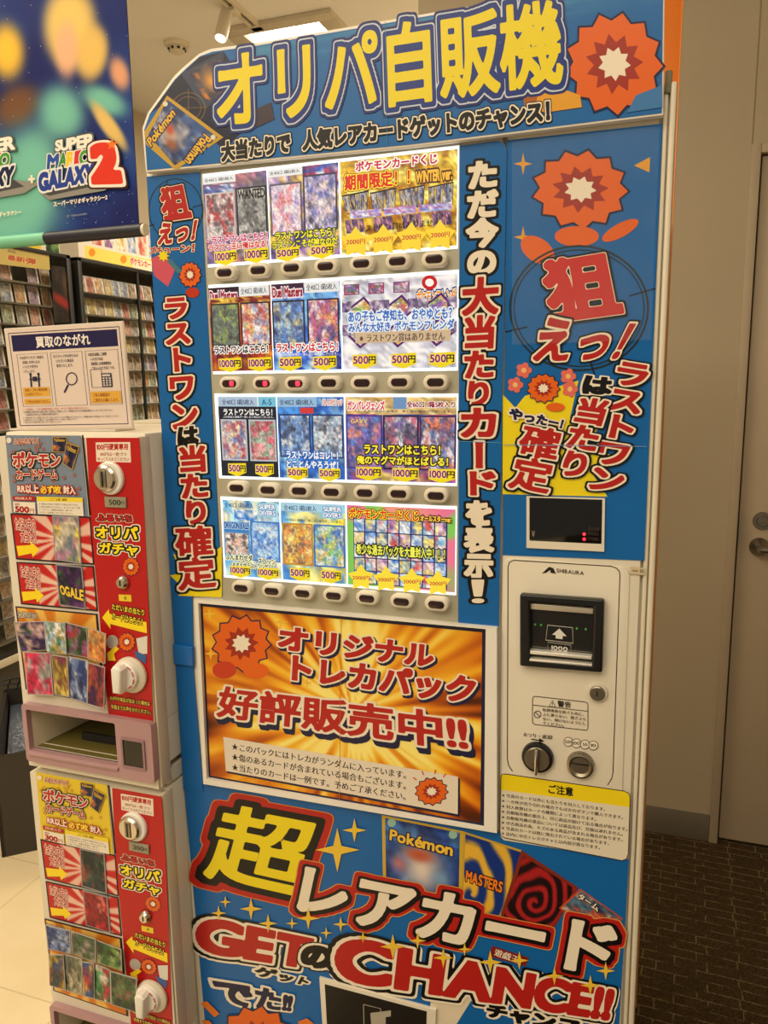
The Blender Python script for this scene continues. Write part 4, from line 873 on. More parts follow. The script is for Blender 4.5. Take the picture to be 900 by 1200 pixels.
cq = [(196, 113), (262, 161), (206, 199), (170.5, 157)]; p.poly([(196, 112), (262, 161), (206, 199.5), (171, 169), (169.5, 154)], (196, 158, 50))
p.art([(196.5, 117), (255, 161), (205, 194), (174, 158)], blobs(mottle(302, [(30, 50, 100), (50, 80, 140), (150, 150, 170)], 3), [(.5, .5, .2, .2, 0, (206, 190, 180), 1), (.38, .42, .14, .1, .6, (196, 84, 50), 1.5), (.62, .66, .14, .12, 0, (170, 90, 50), 1)]), 24, 24)
p.text('Pokémon', [(172.5, 164), (201, 126), (206, 134), (177.5, 172)], [(.12, (20, 30, 80)), (.03, (236, 186, 50))], 24); p.text('Pokémon', [(248, 164), (225, 195), (216, 188), (239, 157)], [(.12, (20, 30, 80)), (.03, (236, 186, 50))], 24)
for c in ((194, 122), (250, 161)): p.disc(c, 3, 3, (226, 220, 200), 12)
p.poly([(300, 128), (318, 120), (322, 140), (300, 150)], (60, 46, 60))
emblem(p, (720, 75), 57, 60, 2.2); p.disc((755, 115), 16, 14, ORG)
p.poly([(776, 100), (776, 126), (735, 132), (745, 112)], (60, 120, 180)); 
p.poly([(616, 98), (630, 93), (680, 112), (682, 126), (640, 132), (620, 128)], (226, 160, 40)); p.disc((622, 112), 8, 19, (170, 96, 24), rot=.1)
p.text('オリパ自販機', [(255, 64), (655, -1), (659, 96), (257, 152)], [(.135, (30, 40, 110)), (.105, (200, 210, 224)), (.088, (26, 50, 130)), (.026, YEL)], 60)
p.text('大当たりで', [(260, 168), (340, 156), (340, 178), (261, 189)], K_OUT, 32); p.text('人気レアカードゲットのチャンス！', [(355, 154), (643, 118), (644, 142), (356, 176)], K_OUT, 32)
p.line([(452, 26), (454, 172)], .6, (60, 130, 180)); p.build('sign_print', INK, sg)

# ------------------------------------------------------------------ the two stacked card gacha machines
GX0, GX1 = -.968, -.7072; GZ1 = 1.4753; GH = .557
SMP = [((16, 729), (52, 728), (55, 762), (24, 764), 'purple'), ((52, 728), (76, 730), (78, 767), (55, 764), 'white and sky blue'), ((76, 729), (102, 736), (103, 771), (78, 766), 'green and red'), ((103, 735), (124, 743), (123, 778), (103, 772), 'orange'),
       ((28, 764), (59, 765), (62.5, 815), (32, 814), 'pink'), ((60, 767), (79, 770), (81, 817), (64, 814), 'gold'), ((80, 769), (103, 774), (102, 825), (82, 818), 'blue'), ((103, 776), (122.7, 782), (122, 831), (102, 825), 'maroon')]
SMP2 = [((53, 1084), (82, 1091), (83, 1118), (56, 1112), 'blue'), ((83, 1091), (112, 1101), (112, 1128), (84, 1117), 'grey'), ((113, 1102), (142, 1113), (143, 1138), (114, 1128), 'green'),
        ((57, 1119), (74, 1119), (77, 1161), (58, 1155), 'yellow'), ((74, 1118), (96, 1124), (96, 1166), (77, 1161), 'cream'), ((96, 1127), (110, 1129), (111, 1171), (97, 1167), 'red and blue'), ((110, 1129), (129, 1137), (130, 1176), (111, 1171), 'white and green'), ((129, 1138), (160, 1147), (160, 1187), (130, 1177), 'dark green')]
PALS = {'purple': [(40, 30, 70), (80, 50, 110), (200, 170, 160), (30, 60, 60)], 'white and sky blue': [(160, 190, 220), (230, 230, 236), (80, 120, 90), (180, 150, 80)], 'green and red': [(60, 120, 60), (170, 50, 60), (40, 60, 40), (150, 90, 150)], 'orange': [(200, 110, 50), (230, 160, 90), (150, 60, 40), (180, 140, 90)],
        'pink': [(200, 50, 90), (230, 130, 150), (150, 150, 150), (180, 30, 70)], 'gold': [(170, 140, 50), (130, 50, 90), (200, 180, 90), (110, 90, 40)], 'blue': [(40, 60, 120), (110, 130, 180), (180, 190, 210), (30, 40, 80)], 'maroon': [(80, 30, 60), (150, 60, 70), (60, 30, 80), (180, 90, 50)],
        'grey': [(100, 110, 100), (150, 140, 130), (70, 80, 70), (60, 90, 60)], 'green': [(60, 100, 60), (120, 150, 70), (170, 180, 120), (40, 60, 40)], 'yellow': [(180, 150, 60), (50, 70, 70), (120, 60, 60), (60, 80, 120)], 'cream': [(160, 150, 120), (110, 120, 100), (190, 180, 150), (70, 70, 70)],
        'red and blue': [(40, 80, 140), (200, 170, 90), (180, 50, 60), (60, 50, 60)], 'white and green': [(80, 140, 90), (220, 210, 200), (170, 50, 60), (60, 110, 60)], 'dark green': [(50, 80, 50), (100, 120, 80), (150, 60, 70), (40, 50, 50)]}
def gacha(label, dz, dx, tbg, tdots, price, num, plate_h, ca, cb, smp, direct):
    g = thing('card_gacha_machine', label, 'card machine', ((GX0 + GX1) / 2, 1.12, GZ1 + dz - GH), 'stacked card gacha machines')
    sh = (dx, dz)
    def S(x, y, Y=YG): P = atY(x, y, Y); return np.array([P[0] + dx, P[1], P[2] + dz])
    def SX(px, Y=YG): return [(a + dx, c + dz) for a, c in XZ(px, Y)]
    zt = GZ1 + dz; zb = zt - GH
    # body shell with the tray recess left open
    TQ = [(30.7, 826.7), (181, 845), (184, 913), (36, 888)]; oq = SX(TQ); x0 = min(a[0] for a in oq); x1 = max(a[0] for a in oq); z0 = min(a[1] for a in oq); z1 = max(a[1] for a in oq)
    hx0, hz0 = SX([(40, 876)])[0]; hx1, hz1 = SX([(139.5, 849)])[0]; hz1 += .006
    b = MB(); fx0 = GX0 + .002; fx1 = GX1 - .004
    b.ringprism([(fx0, zb + .004), (fx1, zb + .004), (fx1, zt - .006), (fx0, zt - .006)], [(hx0, hz0), (hx1, hz0), (hx1, hz1), (hx0, hz1)], YG + .001, YG + .02)
    b.box((GX0, YG + .02, zb + .002), (GX1, YG + .035, hz0 - .014), .002).box((GX0, YG + .02, hz1), (GX1, 1.34, zt), .003).box((GX0, YG + .035, zb + .002), (GX1, 1.34, hz0 - .012)).box((GX0, YG + .02, hz0), (hx0, 1.34, hz1)).box((hx1, YG + .02, hz0), (GX1, 1.34, hz1)).box((GX0, YG + .14, hz0 - .02), (GX1, 1.34, hz1))
    if plate_h: b.box((GX0 + .01, YG + .03, .0), (GX1 - .01, 1.33, zb + .004))
    b.build('body', CREAM, g)
    MB().box((GX1 - .0035, YG + .004, zb + .006), (GX1 + .0006, YG + .03, zt - .004), .0018).build('corner_post', CREAM2, g)
    if not plate_h: MB().box((GX0 + .03, 1.33, zt - .001), (GX1 - .002, 1.345, zt + .006), .002).box((GX0 + .03, 1.18, zt - .001), (GX1 - .002, 1.187, zt + .003), .001).build('lid_ridge', CREAM2, g)
    # tray
    MB().ringprism(rrect(x0 + .001, z0, x1, z1, .006, 3), rrect(hx0, hz0, hx1, hz1, .003, 3), YG - .010, YG + .003).build('tray_frame', MAUVE, g)
    tf = MB().box((hx0 - .002, YG - .014, hz0 - .008), (hx1 + .002, YG - .002, hz0 - .0005), .003); tf.build('tray_lip', MAUVE, g)
    MB().quad([(hx0, YG + .005, hz0 + .0006), (hx1, YG + .005, hz0 + .0006), (hx1, YG + .138, hz0 - .006), (hx0, YG + .138, hz0 - .006)]).build('tray_floor', mat('olive_tray', (110, 100, 44), .6), g)
    MB().quad([(hx0, YG + .001, hz1), (hx1, YG + .001, hz1), (hx1, YG + .06, hz1 - .018), (hx0, YG + .06, hz1 - .018)]).quad([(hx0 + .0005, YG, hz0), (hx0 + .0005, YG, hz1), (hx0 + .018, YG + .13, hz1), (hx0 + .018, YG + .13, hz0)]).build('tray_chute', CREAM2, g)
    MB().box((hx0 + .055, YG + .05, hz0 - .001), (hx1, YG + .056, hz0 + .012)).build('tray_stop', BLACKM, g)
    wq = SX([(148, 861.5), (173, 867.5), (173, 898.7), (150.7, 893.5)]); wx0, wx1 = wq[0][0], wq[1][0]; wz0, wz1 = wq[3][1], wq[0][1]
    MB().ringprism(rrect(wx0 - .002, wz0 - .002, wx1 + .002, wz1 + .002, .002, 2), rrect(wx0 + .0015, wz0 + .0015, wx1 - .0015, wz1 - .0015, .001, 2), YG - .0125, YG - .009).build('window_bezel', mat('mauve_bezel', (150, 116, 120), .4), g)
    MB().box((wx0, YG - .0108, wz0), (wx1, YG - .0095, wz1)).build('return_window', mat('dark_window', (24, 24, 26), .1), g)
    # printed panels: title, payment strip, three prize panels
    p = Print(YG, 3e-5, sh); p.sheet([(6, 510), (94.5, 510.5), (103, 606), (14, 601)], tbg, .0008)
    rs = random.Random(4)
    for k in range(46):
        u, v = rs.random(), rs.random() * .8; c = QP([(6, 510), (94.5, 510.5), (103, 606), (14, 601)], [(.04 + u * .92, .03 + v)])[0]; p.disc(c, 2.2, 2.2, tdots, 10)
    p.disc((11.3, 516), 3, 3.4, CRM, 14); p.text('ふるいちオリパ', [(17, 514), (46, 513.5), (46, 519.5), (17.5, 520)], [(.12, (236, 200, 180)), (.03, (150, 36, 40))], 20)
    for a in ([(62, 512), (79, 512), (79, 530), (62, 530)], [(79, 518), (94, 523), (86, 551), (74, 543)]):
        p.poly(a, (180, 150, 60)); p.art(Q(a, .05, .04, .95, .96), mottle(401, [(24, 30, 70), (40, 60, 120), (200, 120, 60), (20, 20, 40)], 3), 8, 10); p.fine('Pokémon', Q(a, .15, .1, .85, .3), (236, 190, 60))
    p.text('ポケモン', [(16, 530), (71, 531), (71, 546.5), (17, 547)], [(.17, BLK), (.1, (230, 216, 200)), (.04, (180, 40, 44))], 30); p.text('カードゲーム', [(20, 550), (68, 550), (68, 561), (21, 561.5)], [(.17, BLK), (.1, (230, 216, 200)), (.04, (180, 40, 44))], 26)
    p.text('RR以上', [(21.5, 568), (46, 568), (47, 578), (22, 577)], [(.14, (170, 40, 40)), (.03, (246, 236, 220))], 24); p.text('必ず1枚', [(48, 569), (72, 569), (73, 578), (49, 578)], [(.12, (170, 40, 40)), (.03, (250, 220, 60))], 30); p.text('封入', [(75, 569), (89, 570), (89.5, 579), (75.5, 578)], [(.14, (170, 40, 40)), (.03, (246, 236, 220))], 24)
    p.poly([(16, 581), (42, 581.5), (42.3, 587), (16.5, 586)], (180, 30, 36)); p.fine('1回5枚入り', [(19, 582), (38, 582.5), (38, 585.6), (19.3, 585)], CRM)
    p.poly([(16.5, 587.5), (42.4, 588.5), (43, 602), (17.5, 600)], (238, 228, 210)); p.text(price, [(19.5, 593), (35, 594), (35.3, 600.5), (20, 599.5)], [(.05, (170, 30, 40))], 22); p.fine('円', [(36, 595.5), (41, 596), (41.2, 601), (36.2, 600.5)], (170, 30, 40)); p.fine('1回', [(19, 589.2), (24, 589.4), (24, 592), (19, 591.8)], (170, 30, 40))
    p.poly([(44, 581.7), (98, 583), (98.3, 588.5), (44.5, 587)], (240, 214, 60)); p.fine('ご注意', [(60, 583.3), (80, 583.8), (80, 586.8), (60, 586.3)], (90, 50, 20)); p.poly([(44.5, 587), (98.3, 588.5), (99.5, 604.5), (46, 602)], (236, 226, 208))
    p.fine(['※内容は予告なく変更する場合があります。', '※返品交換はできません。あらかじめご了承', '※ください。掲載の賞品は一例です。', '※詳しくは係員におたずねください。'], [(47, 589), (95, 590.5), (96, 603), (48, 601)], (120, 110, 100)); p.build('title_poster', INK, g)
    p = Print(YG, 3e-5, sh); p.sheet([(95.5, 510), (97.5, 510), (107, 603), (104.5, 605)], (34, 22, 24), .0006); p.build('trim_strip', INK, g)
    p = Print(YG, 3e-5, sh); p.sheet([(101, 513), (163, 513), (169, 600), (179.5, 845), (127, 838), (107, 620)], (186, 26, 28), .0008)
    p.poly([(112, 518.5), (152.5, 518), (153.5, 542), (113, 541)], (238, 224, 206)); p.text('100円硬貨専用', [(113.5, 520), (150, 520), (150, 527), (114, 527.5)], [(.035, (180, 30, 30))], 24); p.fine('100円は一枚づつ', [(117.5, 530), (148, 530), (148, 534.5), (118, 534.5)], (160, 40, 40)); p.fine('ゆっくり入れてください', [(114.5, 535.8), (151, 536), (151, 540.5), (115, 540)], (160, 40, 40))
    p.text('ふるいち', [(113.5, 602.5), (154, 604), (154.5, 611.5), (114, 610)], [(.17, (240, 220, 196)), (.12, BLK), (.04, (200, 30, 34))], 28); p.text('オリパ', [(112.5, 617), (161, 618), (161, 632), (114, 630)], [(.22, CRM), (.15, BLK), (.04, (252, 228, 40))], 30); p.text('ガチャ', [(117, 636), (161, 638), (161, 651), (117, 648)], [(.22, CRM), (.15, BLK), (.04, (252, 228, 40))], 30)
    emblem(p, (153.5, 664), 10, 11, .5); p.poly([(139.2, 696.5), (154, 697), (154.5, 705), (139.8, 704)], (236, 206, 50)); p.fine(num, [(146, 698.5), (148.4, 698.5), (148.6, 702.5), (146, 702.5)], (70, 50, 30))
    p.poly([(120, 723.5), (128, 713.5), (128.5, 719), (172, 729), (172.5, 742), (129.5, 731), (130, 737)], (250, 222, 36))
    p.text('ただいまの当たり', [(131.5, 707), (169.5, 714.5), (169, 721.5), (131.5, 714)], [(.12, BLK), (.02, (250, 224, 60))], 26); p.text('カードはこちら！', [(132, 717.5), (167.5, 725), (167, 732.5), (132, 725)], [(.12, BLK), (.02, (250, 224, 60))], 26)
    p.disc((132, 752), 7, 8, (180, 170, 160)); p.poly([(126, 765), (136, 757), (140, 760), (134, 766), (136, 774), (127, 774)], (250, 214, 40)); p.poly([(160, 748), (173, 745), (173, 766), (163, 766)], (224, 218, 206)); p.poly([(158, 762), (172, 768), (171, 778), (160, 770)], (60, 100, 160)); emblem(p, (149, 752), 10, 11, .5)
    p.text('100円や商品が詰まった場合は', [(129.5, 815), (176, 822), (176.5, 827), (130, 820)], [(.12, (40, 20, 10)), (.01, (246, 216, 90))], 24); p.text('係員までお声をかけください。', [(130.5, 825), (177, 832), (177.5, 837), (131, 830)], [(.12, (40, 20, 10)), (.01, (246, 216, 90))], 24); p.build('payment_strip', INK, g)
    for j, (fq, cq, pal, wd) in enumerate((([(12, 601.5), (106, 605.5), (110.3, 662), (18.7, 655.5)], [(61, 604), (92, 605), (95.5, 661), (64, 656)], ca, ''), ([(19, 658.5), (109.7, 663.5), (114.5, 716.5), (24.5, 708)], [(65, 661), (96, 664), (100.5, 714.5), (69.5, 709)], cb, 'OGALE'))):
        p = Print(YG - .0004, 3e-5, sh); p.sheet(fq, (36, 26, 40), .0006); p.art(Q(fq, .02, .03, .985, .965), burst(.62, .5, (232, 190, 170), (196, 30, 32), 13, (246, 226, 206), .22, 1.6, 4 + j), 60, 40)
        p.poly(Q(fq, .02, .03, .26, .965), (196, 32, 34)); p.text('ただいまの', Q(fq, .05, .10, .31, .34), [(.13, BLK), (.09, (246, 214, 200)), (.02, (186, 26, 30))], 26); p.text('大当たり', Q(fq, .10, .36, .30, .6), [(.13, BLK), (.09, (246, 214, 200)), (.02, (186, 26, 30))], 26)
        p.poly(QP(fq, [(.03, .70), (.22, .66), (.22, .58), (.33, .74), (.23, .93), (.22, .84), (.04, .92)]), (250, 220, 36)); p.build('prize_panel', INK, g)
        p = Print(YG - .0025, 3e-5, sh); p.sheet(cq, (150, 146, 150), .0018); p.art(Q(cq, .04, .03, .96, .97), mottle(420 + j + int(abs(dz) * 10), pal, 3), 16, 22)
        if wd and not plate_h: p.text(wd, [(70, 686), (98, 692), (98, 704), (72, 696)], [(.12, (40, 20, 60)), (.04, (240, 206, 60))], 22)
        p.build('prize_card', INK, g)
    p = Print(YG - .0003, 3e-5, sh); fq = [(18, 710.5), (114, 719.5), (123, 826), (30, 808)]; p.sheet(fq, (36, 26, 40), .0006); p.art(Q(fq, .02, .015, .98, .985), burst(.5, .5, (240, 190, 90), (216, 120, 30), 13, (250, 220, 150), .3, 1, 7), 40, 40)
    p.text('ただいまの', [(21, 717), (43, 719), (43, 725), (21.5, 723)], [(.17, BLK), (.1, CRM), (.02, (40, 30, 40))], 22); p.build('prize_panel', INK, g)
    for j, (a, b_, c, d, nm) in enumerate(smp):
        p = Print(YG - .012 - .003 * (j % 2), 3e-5, (0, 0) if direct else sh); qd = [a, b_, c, d]
        p.sheet(qd, (176, 172, 170), .0012); p.art(Q(qd, .03, .02, .97, .98), mottle(440 + j + 20 * plate_h, PALS[nm], 3), 14, 18); p.build('sample_card', INK, g)['label'] = nm + ' sample card'
    # coin mechanism
    P = S(126.5, 560.5, YG - .004); cn = MB().lathe([(.0225, -.002), (.0245, .0), (.0245, .004)], P + np.array([.002, 0, 0])).build('coin_housing', WHITEP, g); MB().lathe([(.0001, -.009), (.0165, -.009), (.0195, -.006), (.0205, .001)], P + np.array([-.0015, 0, 0])).build('coin_slot', CHROME, g)
    MB().box(P + np.array([-.007, -.0105, -.013]), P + np.array([.004, -.0088, .013]), .001).build('slot_plate', STEEL, g); MB().box(P + np.array([-.003, -.0112, -.011]), P + np.array([-.0005, -.0104, .011])).build('slot_opening', BLACK, g)
    MB().prism(SX([(122, 582), (147, 583), (147.5, 595.5), (122.8, 594.5)], YG - .003), YG - .003, YG - .0005, .0008).build('price_display', mat('lcd_grey', (150, 146, 122), .3), g)
    p = Print(YG - .0032, 3e-5, sh); p.fine(price, [(127.5, 585.5), (141, 586), (141.3, 592), (127.8, 591.5)], (50, 48, 40)); p.fine('円', [(142, 587.5), (145.3, 587.6), (145.4, 591), (142, 590.8)], (70, 66, 56)); p.build('price_digits', INK, g)
    P = S(143.5, 682.6, YG - .003); MB().lathe([(.0001, -.006), (.007, -.006), (.0085, -.004), (.0105, -.001), (.0108, .002)], P).build('door_lock', CHROME, g); MB().box(P + np.array([-.0008, -.0068, -.004]), P + np.array([.0008, -.0055, .004])).build('key_slot', BLACK, g)
    P = S(150, 790, YG - .004); MB().lathe([(.024, -.004), (.0285, -.001), (.0285, .003)], P + np.array([.004, 0, -.001])).build('knob_seat', CREAM2, g)
    MB().lathe([(.0001, -.012), (.019, -.012), (.0225, -.0095), (.024, .0)], P).build('crank_knob', WHITEP, g)
    MB().prism([(P[0] - .010, P[2] - .022), (P[0] + .005, P[2] - .022), (P[0] + .009, P[2] + .016), (P[0] + .004, P[2] + .021), (P[0] - .006, P[2] + .021), (P[0] - .010, P[2] + .016)], P[1] - .028, P[1] - .011, .004).build('crank_grip', WHITEP, g)
    p = Print(P[1] - .0122, 2e-5); 
    for a0 in (-.9, -.3, .3, .9): p.line([(lambda c: (c[0], c[1]))(np.array(pix(P + np.array([.019 * math.cos(a), -.0122, .019 * math.sin(a)])))) for a in np.linspace(a0 - .22, a0 + .22, 5)], 1.3, (190, 40, 36))
    p.build('turn_mark', INK, g)
    return g
def pix(P):
    d = np.asarray(P) - CAM; z = d @ _f; return 450 + FPX * (d @ _r) / z, 600 - FPX * (d @ _u) / z
gacha('upper card gacha machine priced 500 yen, blue-grey title poster, holding the acrylic notice', 0, 0, (124, 138, 160), (150, 104, 96), '500', '6', 0,
      [(230, 200, 60), (110, 130, 140), (170, 120, 150), (200, 190, 170)], [(60, 30, 80), (100, 60, 110), (60, 90, 60), (30, 26, 50)], SMP, True)
gacha('lower card gacha machine priced 300 yen with yellow title poster, under the other one', -.5595, -.0035, (230, 200, 50), (206, 160, 50), '300', '4', 1,
      [(40, 56, 60), (80, 110, 90), (140, 70, 60), (30, 40, 40)], [(190, 40, 50), (120, 30, 40), (210, 110, 100), (150, 30, 40)], SMP2, True)

# ------------------------------------------------------------------ acrylic notice on top of the gacha machine
YS = .985
ac = thing('acrylic_notice', 'acrylic notice stand with navy header about the buying procedure', 'notice', (-.88, YS, GZ1))
SQ = [(4.5, 385), (144, 376), (155.7, 502), (20, 504)]
MB().prism(XZ(SQ, YS), YS, YS + .003, .0005).box((-.985, YS + .001, GZ1 + .0003), (-.78, YS + .05, GZ1 + .0033), .0005).build('acrylic_holder', mat('frosted_acrylic', (222, 212, 200), .2), ac)
p = Print(YS - .0006, 3e-5); p.sheet(Q(SQ, .008, .008, .992, .985), (224, 206, 194), .0005); A_ = Q(SQ, .035, .05, .965, .955); p.line(A_, 1.3, (40, 32, 80), True)
p.poly(Q(SQ, .055, .07, .945, .225), (36, 30, 78)); p.text('買取のながれ', Q(SQ, .265, .095, .72, .2), [(.025, (240, 232, 226))], 26)
for k, (t, s_) in enumerate(((['①お売りいただく商品を', '　店頭にお持ち込み', '　いただき受付を', '　いたします。'], 0), (['②スタッフがお持ち込み', '　いただいた商品を', '　査定いたします。'], 0), (['③査定金額にご納得', '　いただければ', '　承諾書にお客様情報を', '　ご記入いただき完了です。'], 0))):
    u0 = .085 + k * .293; bq = Q(SQ, u0, .255, u0 + .265, .765); p.line(bq, .7, (110, 96, 110), True); p.fine(t, Q(SQ, u0 + .022, .275, u0 + .23, .275 + .04 * len(t)), (40, 36, 60))
q = Q(SQ, .085, .6, .35, .765); p.poly(Q(SQ, .10, .58, .335, .67), (222, 170, 70)); p.fine(['商品＋ご本人確認書類', 'をお持ち下さい♪'], Q(SQ, .12, .588, .315, .66), (130, 40, 30)); p.poly(Q(SQ, .10, .69, .335, .745), (222, 170, 70)); p.fine('ご予約は必要ありません。', Q(SQ, .11, .705, .325, .735), (150, 50, 30))
p.poly(Q(SQ, .68, .64, .93, .75), (222, 170, 70)); p.fine(['ご本人様確認の', 'ご署名をお願いします。'], Q(SQ, .70, .655, .91, .74), (130, 40, 30))
c = QP(SQ, [(.535, .51)])[0]; p.ring(c, 6.8, 7.6, 1.2, (40, 36, 70)); p.line(QP(SQ, [(.50, .565), (.46, .64)]), 2, (40, 36, 70))
for u in (.185, .255): p.line(QP(SQ, [(u, .46), (u - .005, .575)]), 1.8, (40, 36, 70)); p.disc(QP(SQ, [(u, .45)])[0], 1.5, 1.5, (40, 36, 70), 10)
p.line(QP(SQ, [(.17, .5), (.27, .5)]), 1.2, (40, 36, 70)); p.poly(Q(SQ, .20, .475, .24, .52), (40, 36, 70)); p.line(Q(SQ, .70, .43, .79, .6), .7, (90, 80, 100), True); k_ = Q(SQ, .785, .47, .87, .6); p.poly(k_, (60, 56, 84))
for i in range(3):
    for j in range(4): p.poly(Q(k_, .12 + i * .3, .3 + j * .17, .3 + i * .3, .41 + j * .17), (214, 200, 190))
p.poly(Q(k_, .12, .08, .88, .22), (214, 200, 190))
p.fine('※ご成約時に、ご本人様確認書類のご提示、およびご署名が必要となります。', Q(SQ, .085, .785, .65, .80), (190, 60, 50)); p.fine(['※買取価格はお品物の状態や付属品の有無、在庫状況により変動いたします。古物営業法に基づき身分証明書の確認をいたします。予めご了承ください。', '　十八歳未満の方のお持ち込みは保護者の同意書が必要です。'], Q(SQ, .085, .81, .85, .855), (70, 60, 80)); p.fine(['※一部取り扱いのない商品がございます。詳しくはスタッフまでお気軽におたずねください。混雑時は査定にお時間をいただく場合がございます。', '※査定後のキャンセルも可能です。査定は無料ですので、お気軽にご利用ください。', '※お持ち込みの商品のお取り扱いには十分注意いたします。'], Q(SQ, .075, .87, .90, .93), (70, 60, 80))
p.build('notice_sheet', INKM, ac)

# ------------------------------------------------------------------ hanging banner
YB = 1.45
hb = thing('hanging_banner', 'large blue and mint game banner hanging from the ceiling', 'banner', (-1.45, YB, 1.86))
bx = atY(148, 0, YB)[0]; btm = atY(160, 272, YB)[2]
p = Print(YB); BQ2 = [(-200, -190), (137, -190), (163, 268), (-170, 296)]; p.sheet(BQ2, (16, 26, 70), .002)
def star_sky(u, v):
    rs = np.random.RandomState(8); n = vnoise(u, v, 5, rs); m2 = vnoise(u, v, 12, rs); t = np.clip((n - .35) * 1.6 * m2 + np.clip(u - .75, 0, 1) * 1.3 * (1 - abs(v - .62) * 2), 0, 1)[:, None]
    return np.array((16, 26, 96.)) * (1 - t) + np.array((50, 110, 186.)) * t
NU = 140
def px2uv(x, y): h = happ(homog([tuple(a) for a in BQ2], ((0, 0), (1, 0), (1, 1), (0, 1))), [(x, y)])[0]; return h[0], h[1]
def bl(x, y, rx, ry, rot, col, pw=2.0): u, v = px2uv(x, y); return (u, v, rx / 345, ry / 470, rot, col, pw)
MINT = (116, 190, 172)
p.art(BQ2, blobs(star_sky, [bl(8, 60, 22, 34, 0, (240, 190, 60)), bl(20, 124, 30, 24, -.3, (110, 72, 46)), bl(5, 236, 70, 78, 0, MINT), bl(36, 205, 34, 66, .5, MINT), bl(72, 132, 30, 34, .25, MINT), bl(122, 118, 30, 17, .3, MINT), bl(82, 30, 34, 52, .3, (236, 200, 110), 3), bl(108, 62, 20, 36, .5, (230, 190, 100), 3), bl(78, 58, 15, 34, .1, (236, 180, 140), 2), bl(140, 86, 12, 22, -.5, (226, 160, 120), 2), bl(128, 148, 30, 12, .8, (226, 190, 110), 3)]), NU, 150)
rs = random.Random(2)
for k in range(90): p.disc((rs.uniform(0, 155), rs.uniform(0, 262)), .5, .5, (170, 190, 220), 6) if k % 3 else p.disc((rs.uniform(66, 160), rs.uniform(215, 262)), .4, .4, (170, 190, 220), 6)
def logo(dx, dy, two):
    d = lambda L: [(a + dx, b + dy) for a, b in L]
    p.text('SUPER', d([(67, 166), (112, 157), (112.5, 172), (67, 177.5)]), [(.14, (80, 90, 90)), (.05, (236, 232, 220))], 28)
    for i, (ch, cl_) in enumerate(zip('MARIO', ((40, 80, 170), (60, 140, 60), (236, 196, 40), (210, 50, 60), (70, 150, 60)))):
        x0 = 57.5 + (0, 13, 22.5, 33, 38)[i]; x1 = x0 + (12, 9, 9.5, 4, 11)[i]; y = 182.5 - (x0 - 57) * .12; p.text(ch, d([(x0 + 1, y), (x1 + 1, y - 1), (x1, y + 14), (x0, y + 15.5)]), [(.10, (230, 226, 214)), (.045, cl_)], 28)
    p.poly(d([(48, 226), (112, 208), (143, 212), (124, 224), (60, 235)]), (140, 138, 132)); p.poly(d([(48, 226), (112, 208), (124, 216), (60, 230)]), (70, 70, 74))
    p.text('GALAXY', d([(48, 205), (112, 193), (110, 212), (49, 224)]), [(.16, (226, 226, 226)), (.07, (40, 64, 150))] if two else [(.16, (226, 226, 226)), (.07, (24, 34, 70))], 30)
    if two: p.text('2', d([(111, 173), (135, 170), (141, 211), (114, 212)]), [(.16, (60, 20, 20)), (.13, (236, 230, 220)), (.08, (220, 54, 34))], 30); p.star(d([(133, 170)])[0], 7, (240, 120, 40))
logo(-94, 3, False); logo(0, 0, True)
p.poly([(37.5, 206), (40, 205.7), (40.7, 215), (38.2, 215.4)], CRM); p.poly([(35, 209.6), (42.6, 208.8), (42.9, 211.6), (35.3, 212.4)], CRM)
p.text('スーパーマリオギャラクシー2', [(64.5, 237), (127.5, 228.5), (127.5, 234.5), (65, 243)], [(.04, CRM)], 24); p.text('スーパーマリオギャラクシー', [(-34, 253.5), (27, 246), (27, 251.5), (-34, 259.5)], [(.04, CRM)], 24)
p.fine('© Nintendo', [(80, 252.5), (104, 249), (104, 252), (80, 255.5)], (130, 140, 160)); p.build('banner_sheet', INKM, hb)
zb_ = atY(160, 270, YB)[2]; xl_ = -2.0
MB().tube([(bx + .006, YB, zb_), (-1.292, YB, zb_)], .0135, 14).build('bottom_roll', mat('dark_roll', (24, 26, 44), .4), hb); MB().tube([(-1.2925, YB, zb_), (xl_, YB, zb_)], .0135, 14).build('bottom_roll', mat('mint_roll', (120, 196, 164), .4), hb)
MB().lathe([(.006, -.0), (.012, .001), (.012, .008)], (bx + .005, YB, zb_), 'x').build('roll_cap', CREAM, hb)
zt_ = atY(137, -190, YB)[2]
MB().tube([(bx + .01, YB, zt_), (xl_, YB, zt_)], .01, 12).tube([(bx - .03, YB, zt_), (bx - .03, YB, HC)], .002, 6).tube([(xl_ + .03, YB, zt_), (xl_ + .03, YB, HC)], .002, 6).build('top_rod', CREAM, hb)

# ------------------------------------------------------------------ glass display cases along the left wall
XG = -2.75; ZC = 2.163; ZB = .30
mt, nt, bs = nodes('case_glass'); gl = nt.nodes.new('ShaderNodeBsdfGlossy'); gl.inputs['Roughness'].default_value = .03; gl.inputs['Color'].default_value = (.9, .92, .9, 1)
tp = nt.nodes.new('ShaderNodeBsdfTransparent'); mx = nt.nodes.new('ShaderNodeMixShader'); lw = nt.nodes.new('ShaderNodeLayerWeight'); lw.inputs[0].default_value = .12
mr = nt.nodes.new('ShaderNodeMapRange'); mr.inputs[3].default_value = .015; mr.inputs[4].default_value = .22; nt.links.new(lw.outputs['Fresnel'], mr.inputs[0]); nt.links.new(mr.outputs[0], mx.inputs[0])
nt.links.new(tp.outputs[0], mx.inputs[1]); nt.links.new(gl.outputs[0], mx.inputs[2]); nt.links.new(mx.outputs[0], nt.nodes['Material Output'].inputs[0]); GLASS = mt
CASEB = mat('case_back_panel', (140, 132, 116), .6); SHELF = mat('dark_shelf', (96, 90, 80), .4)
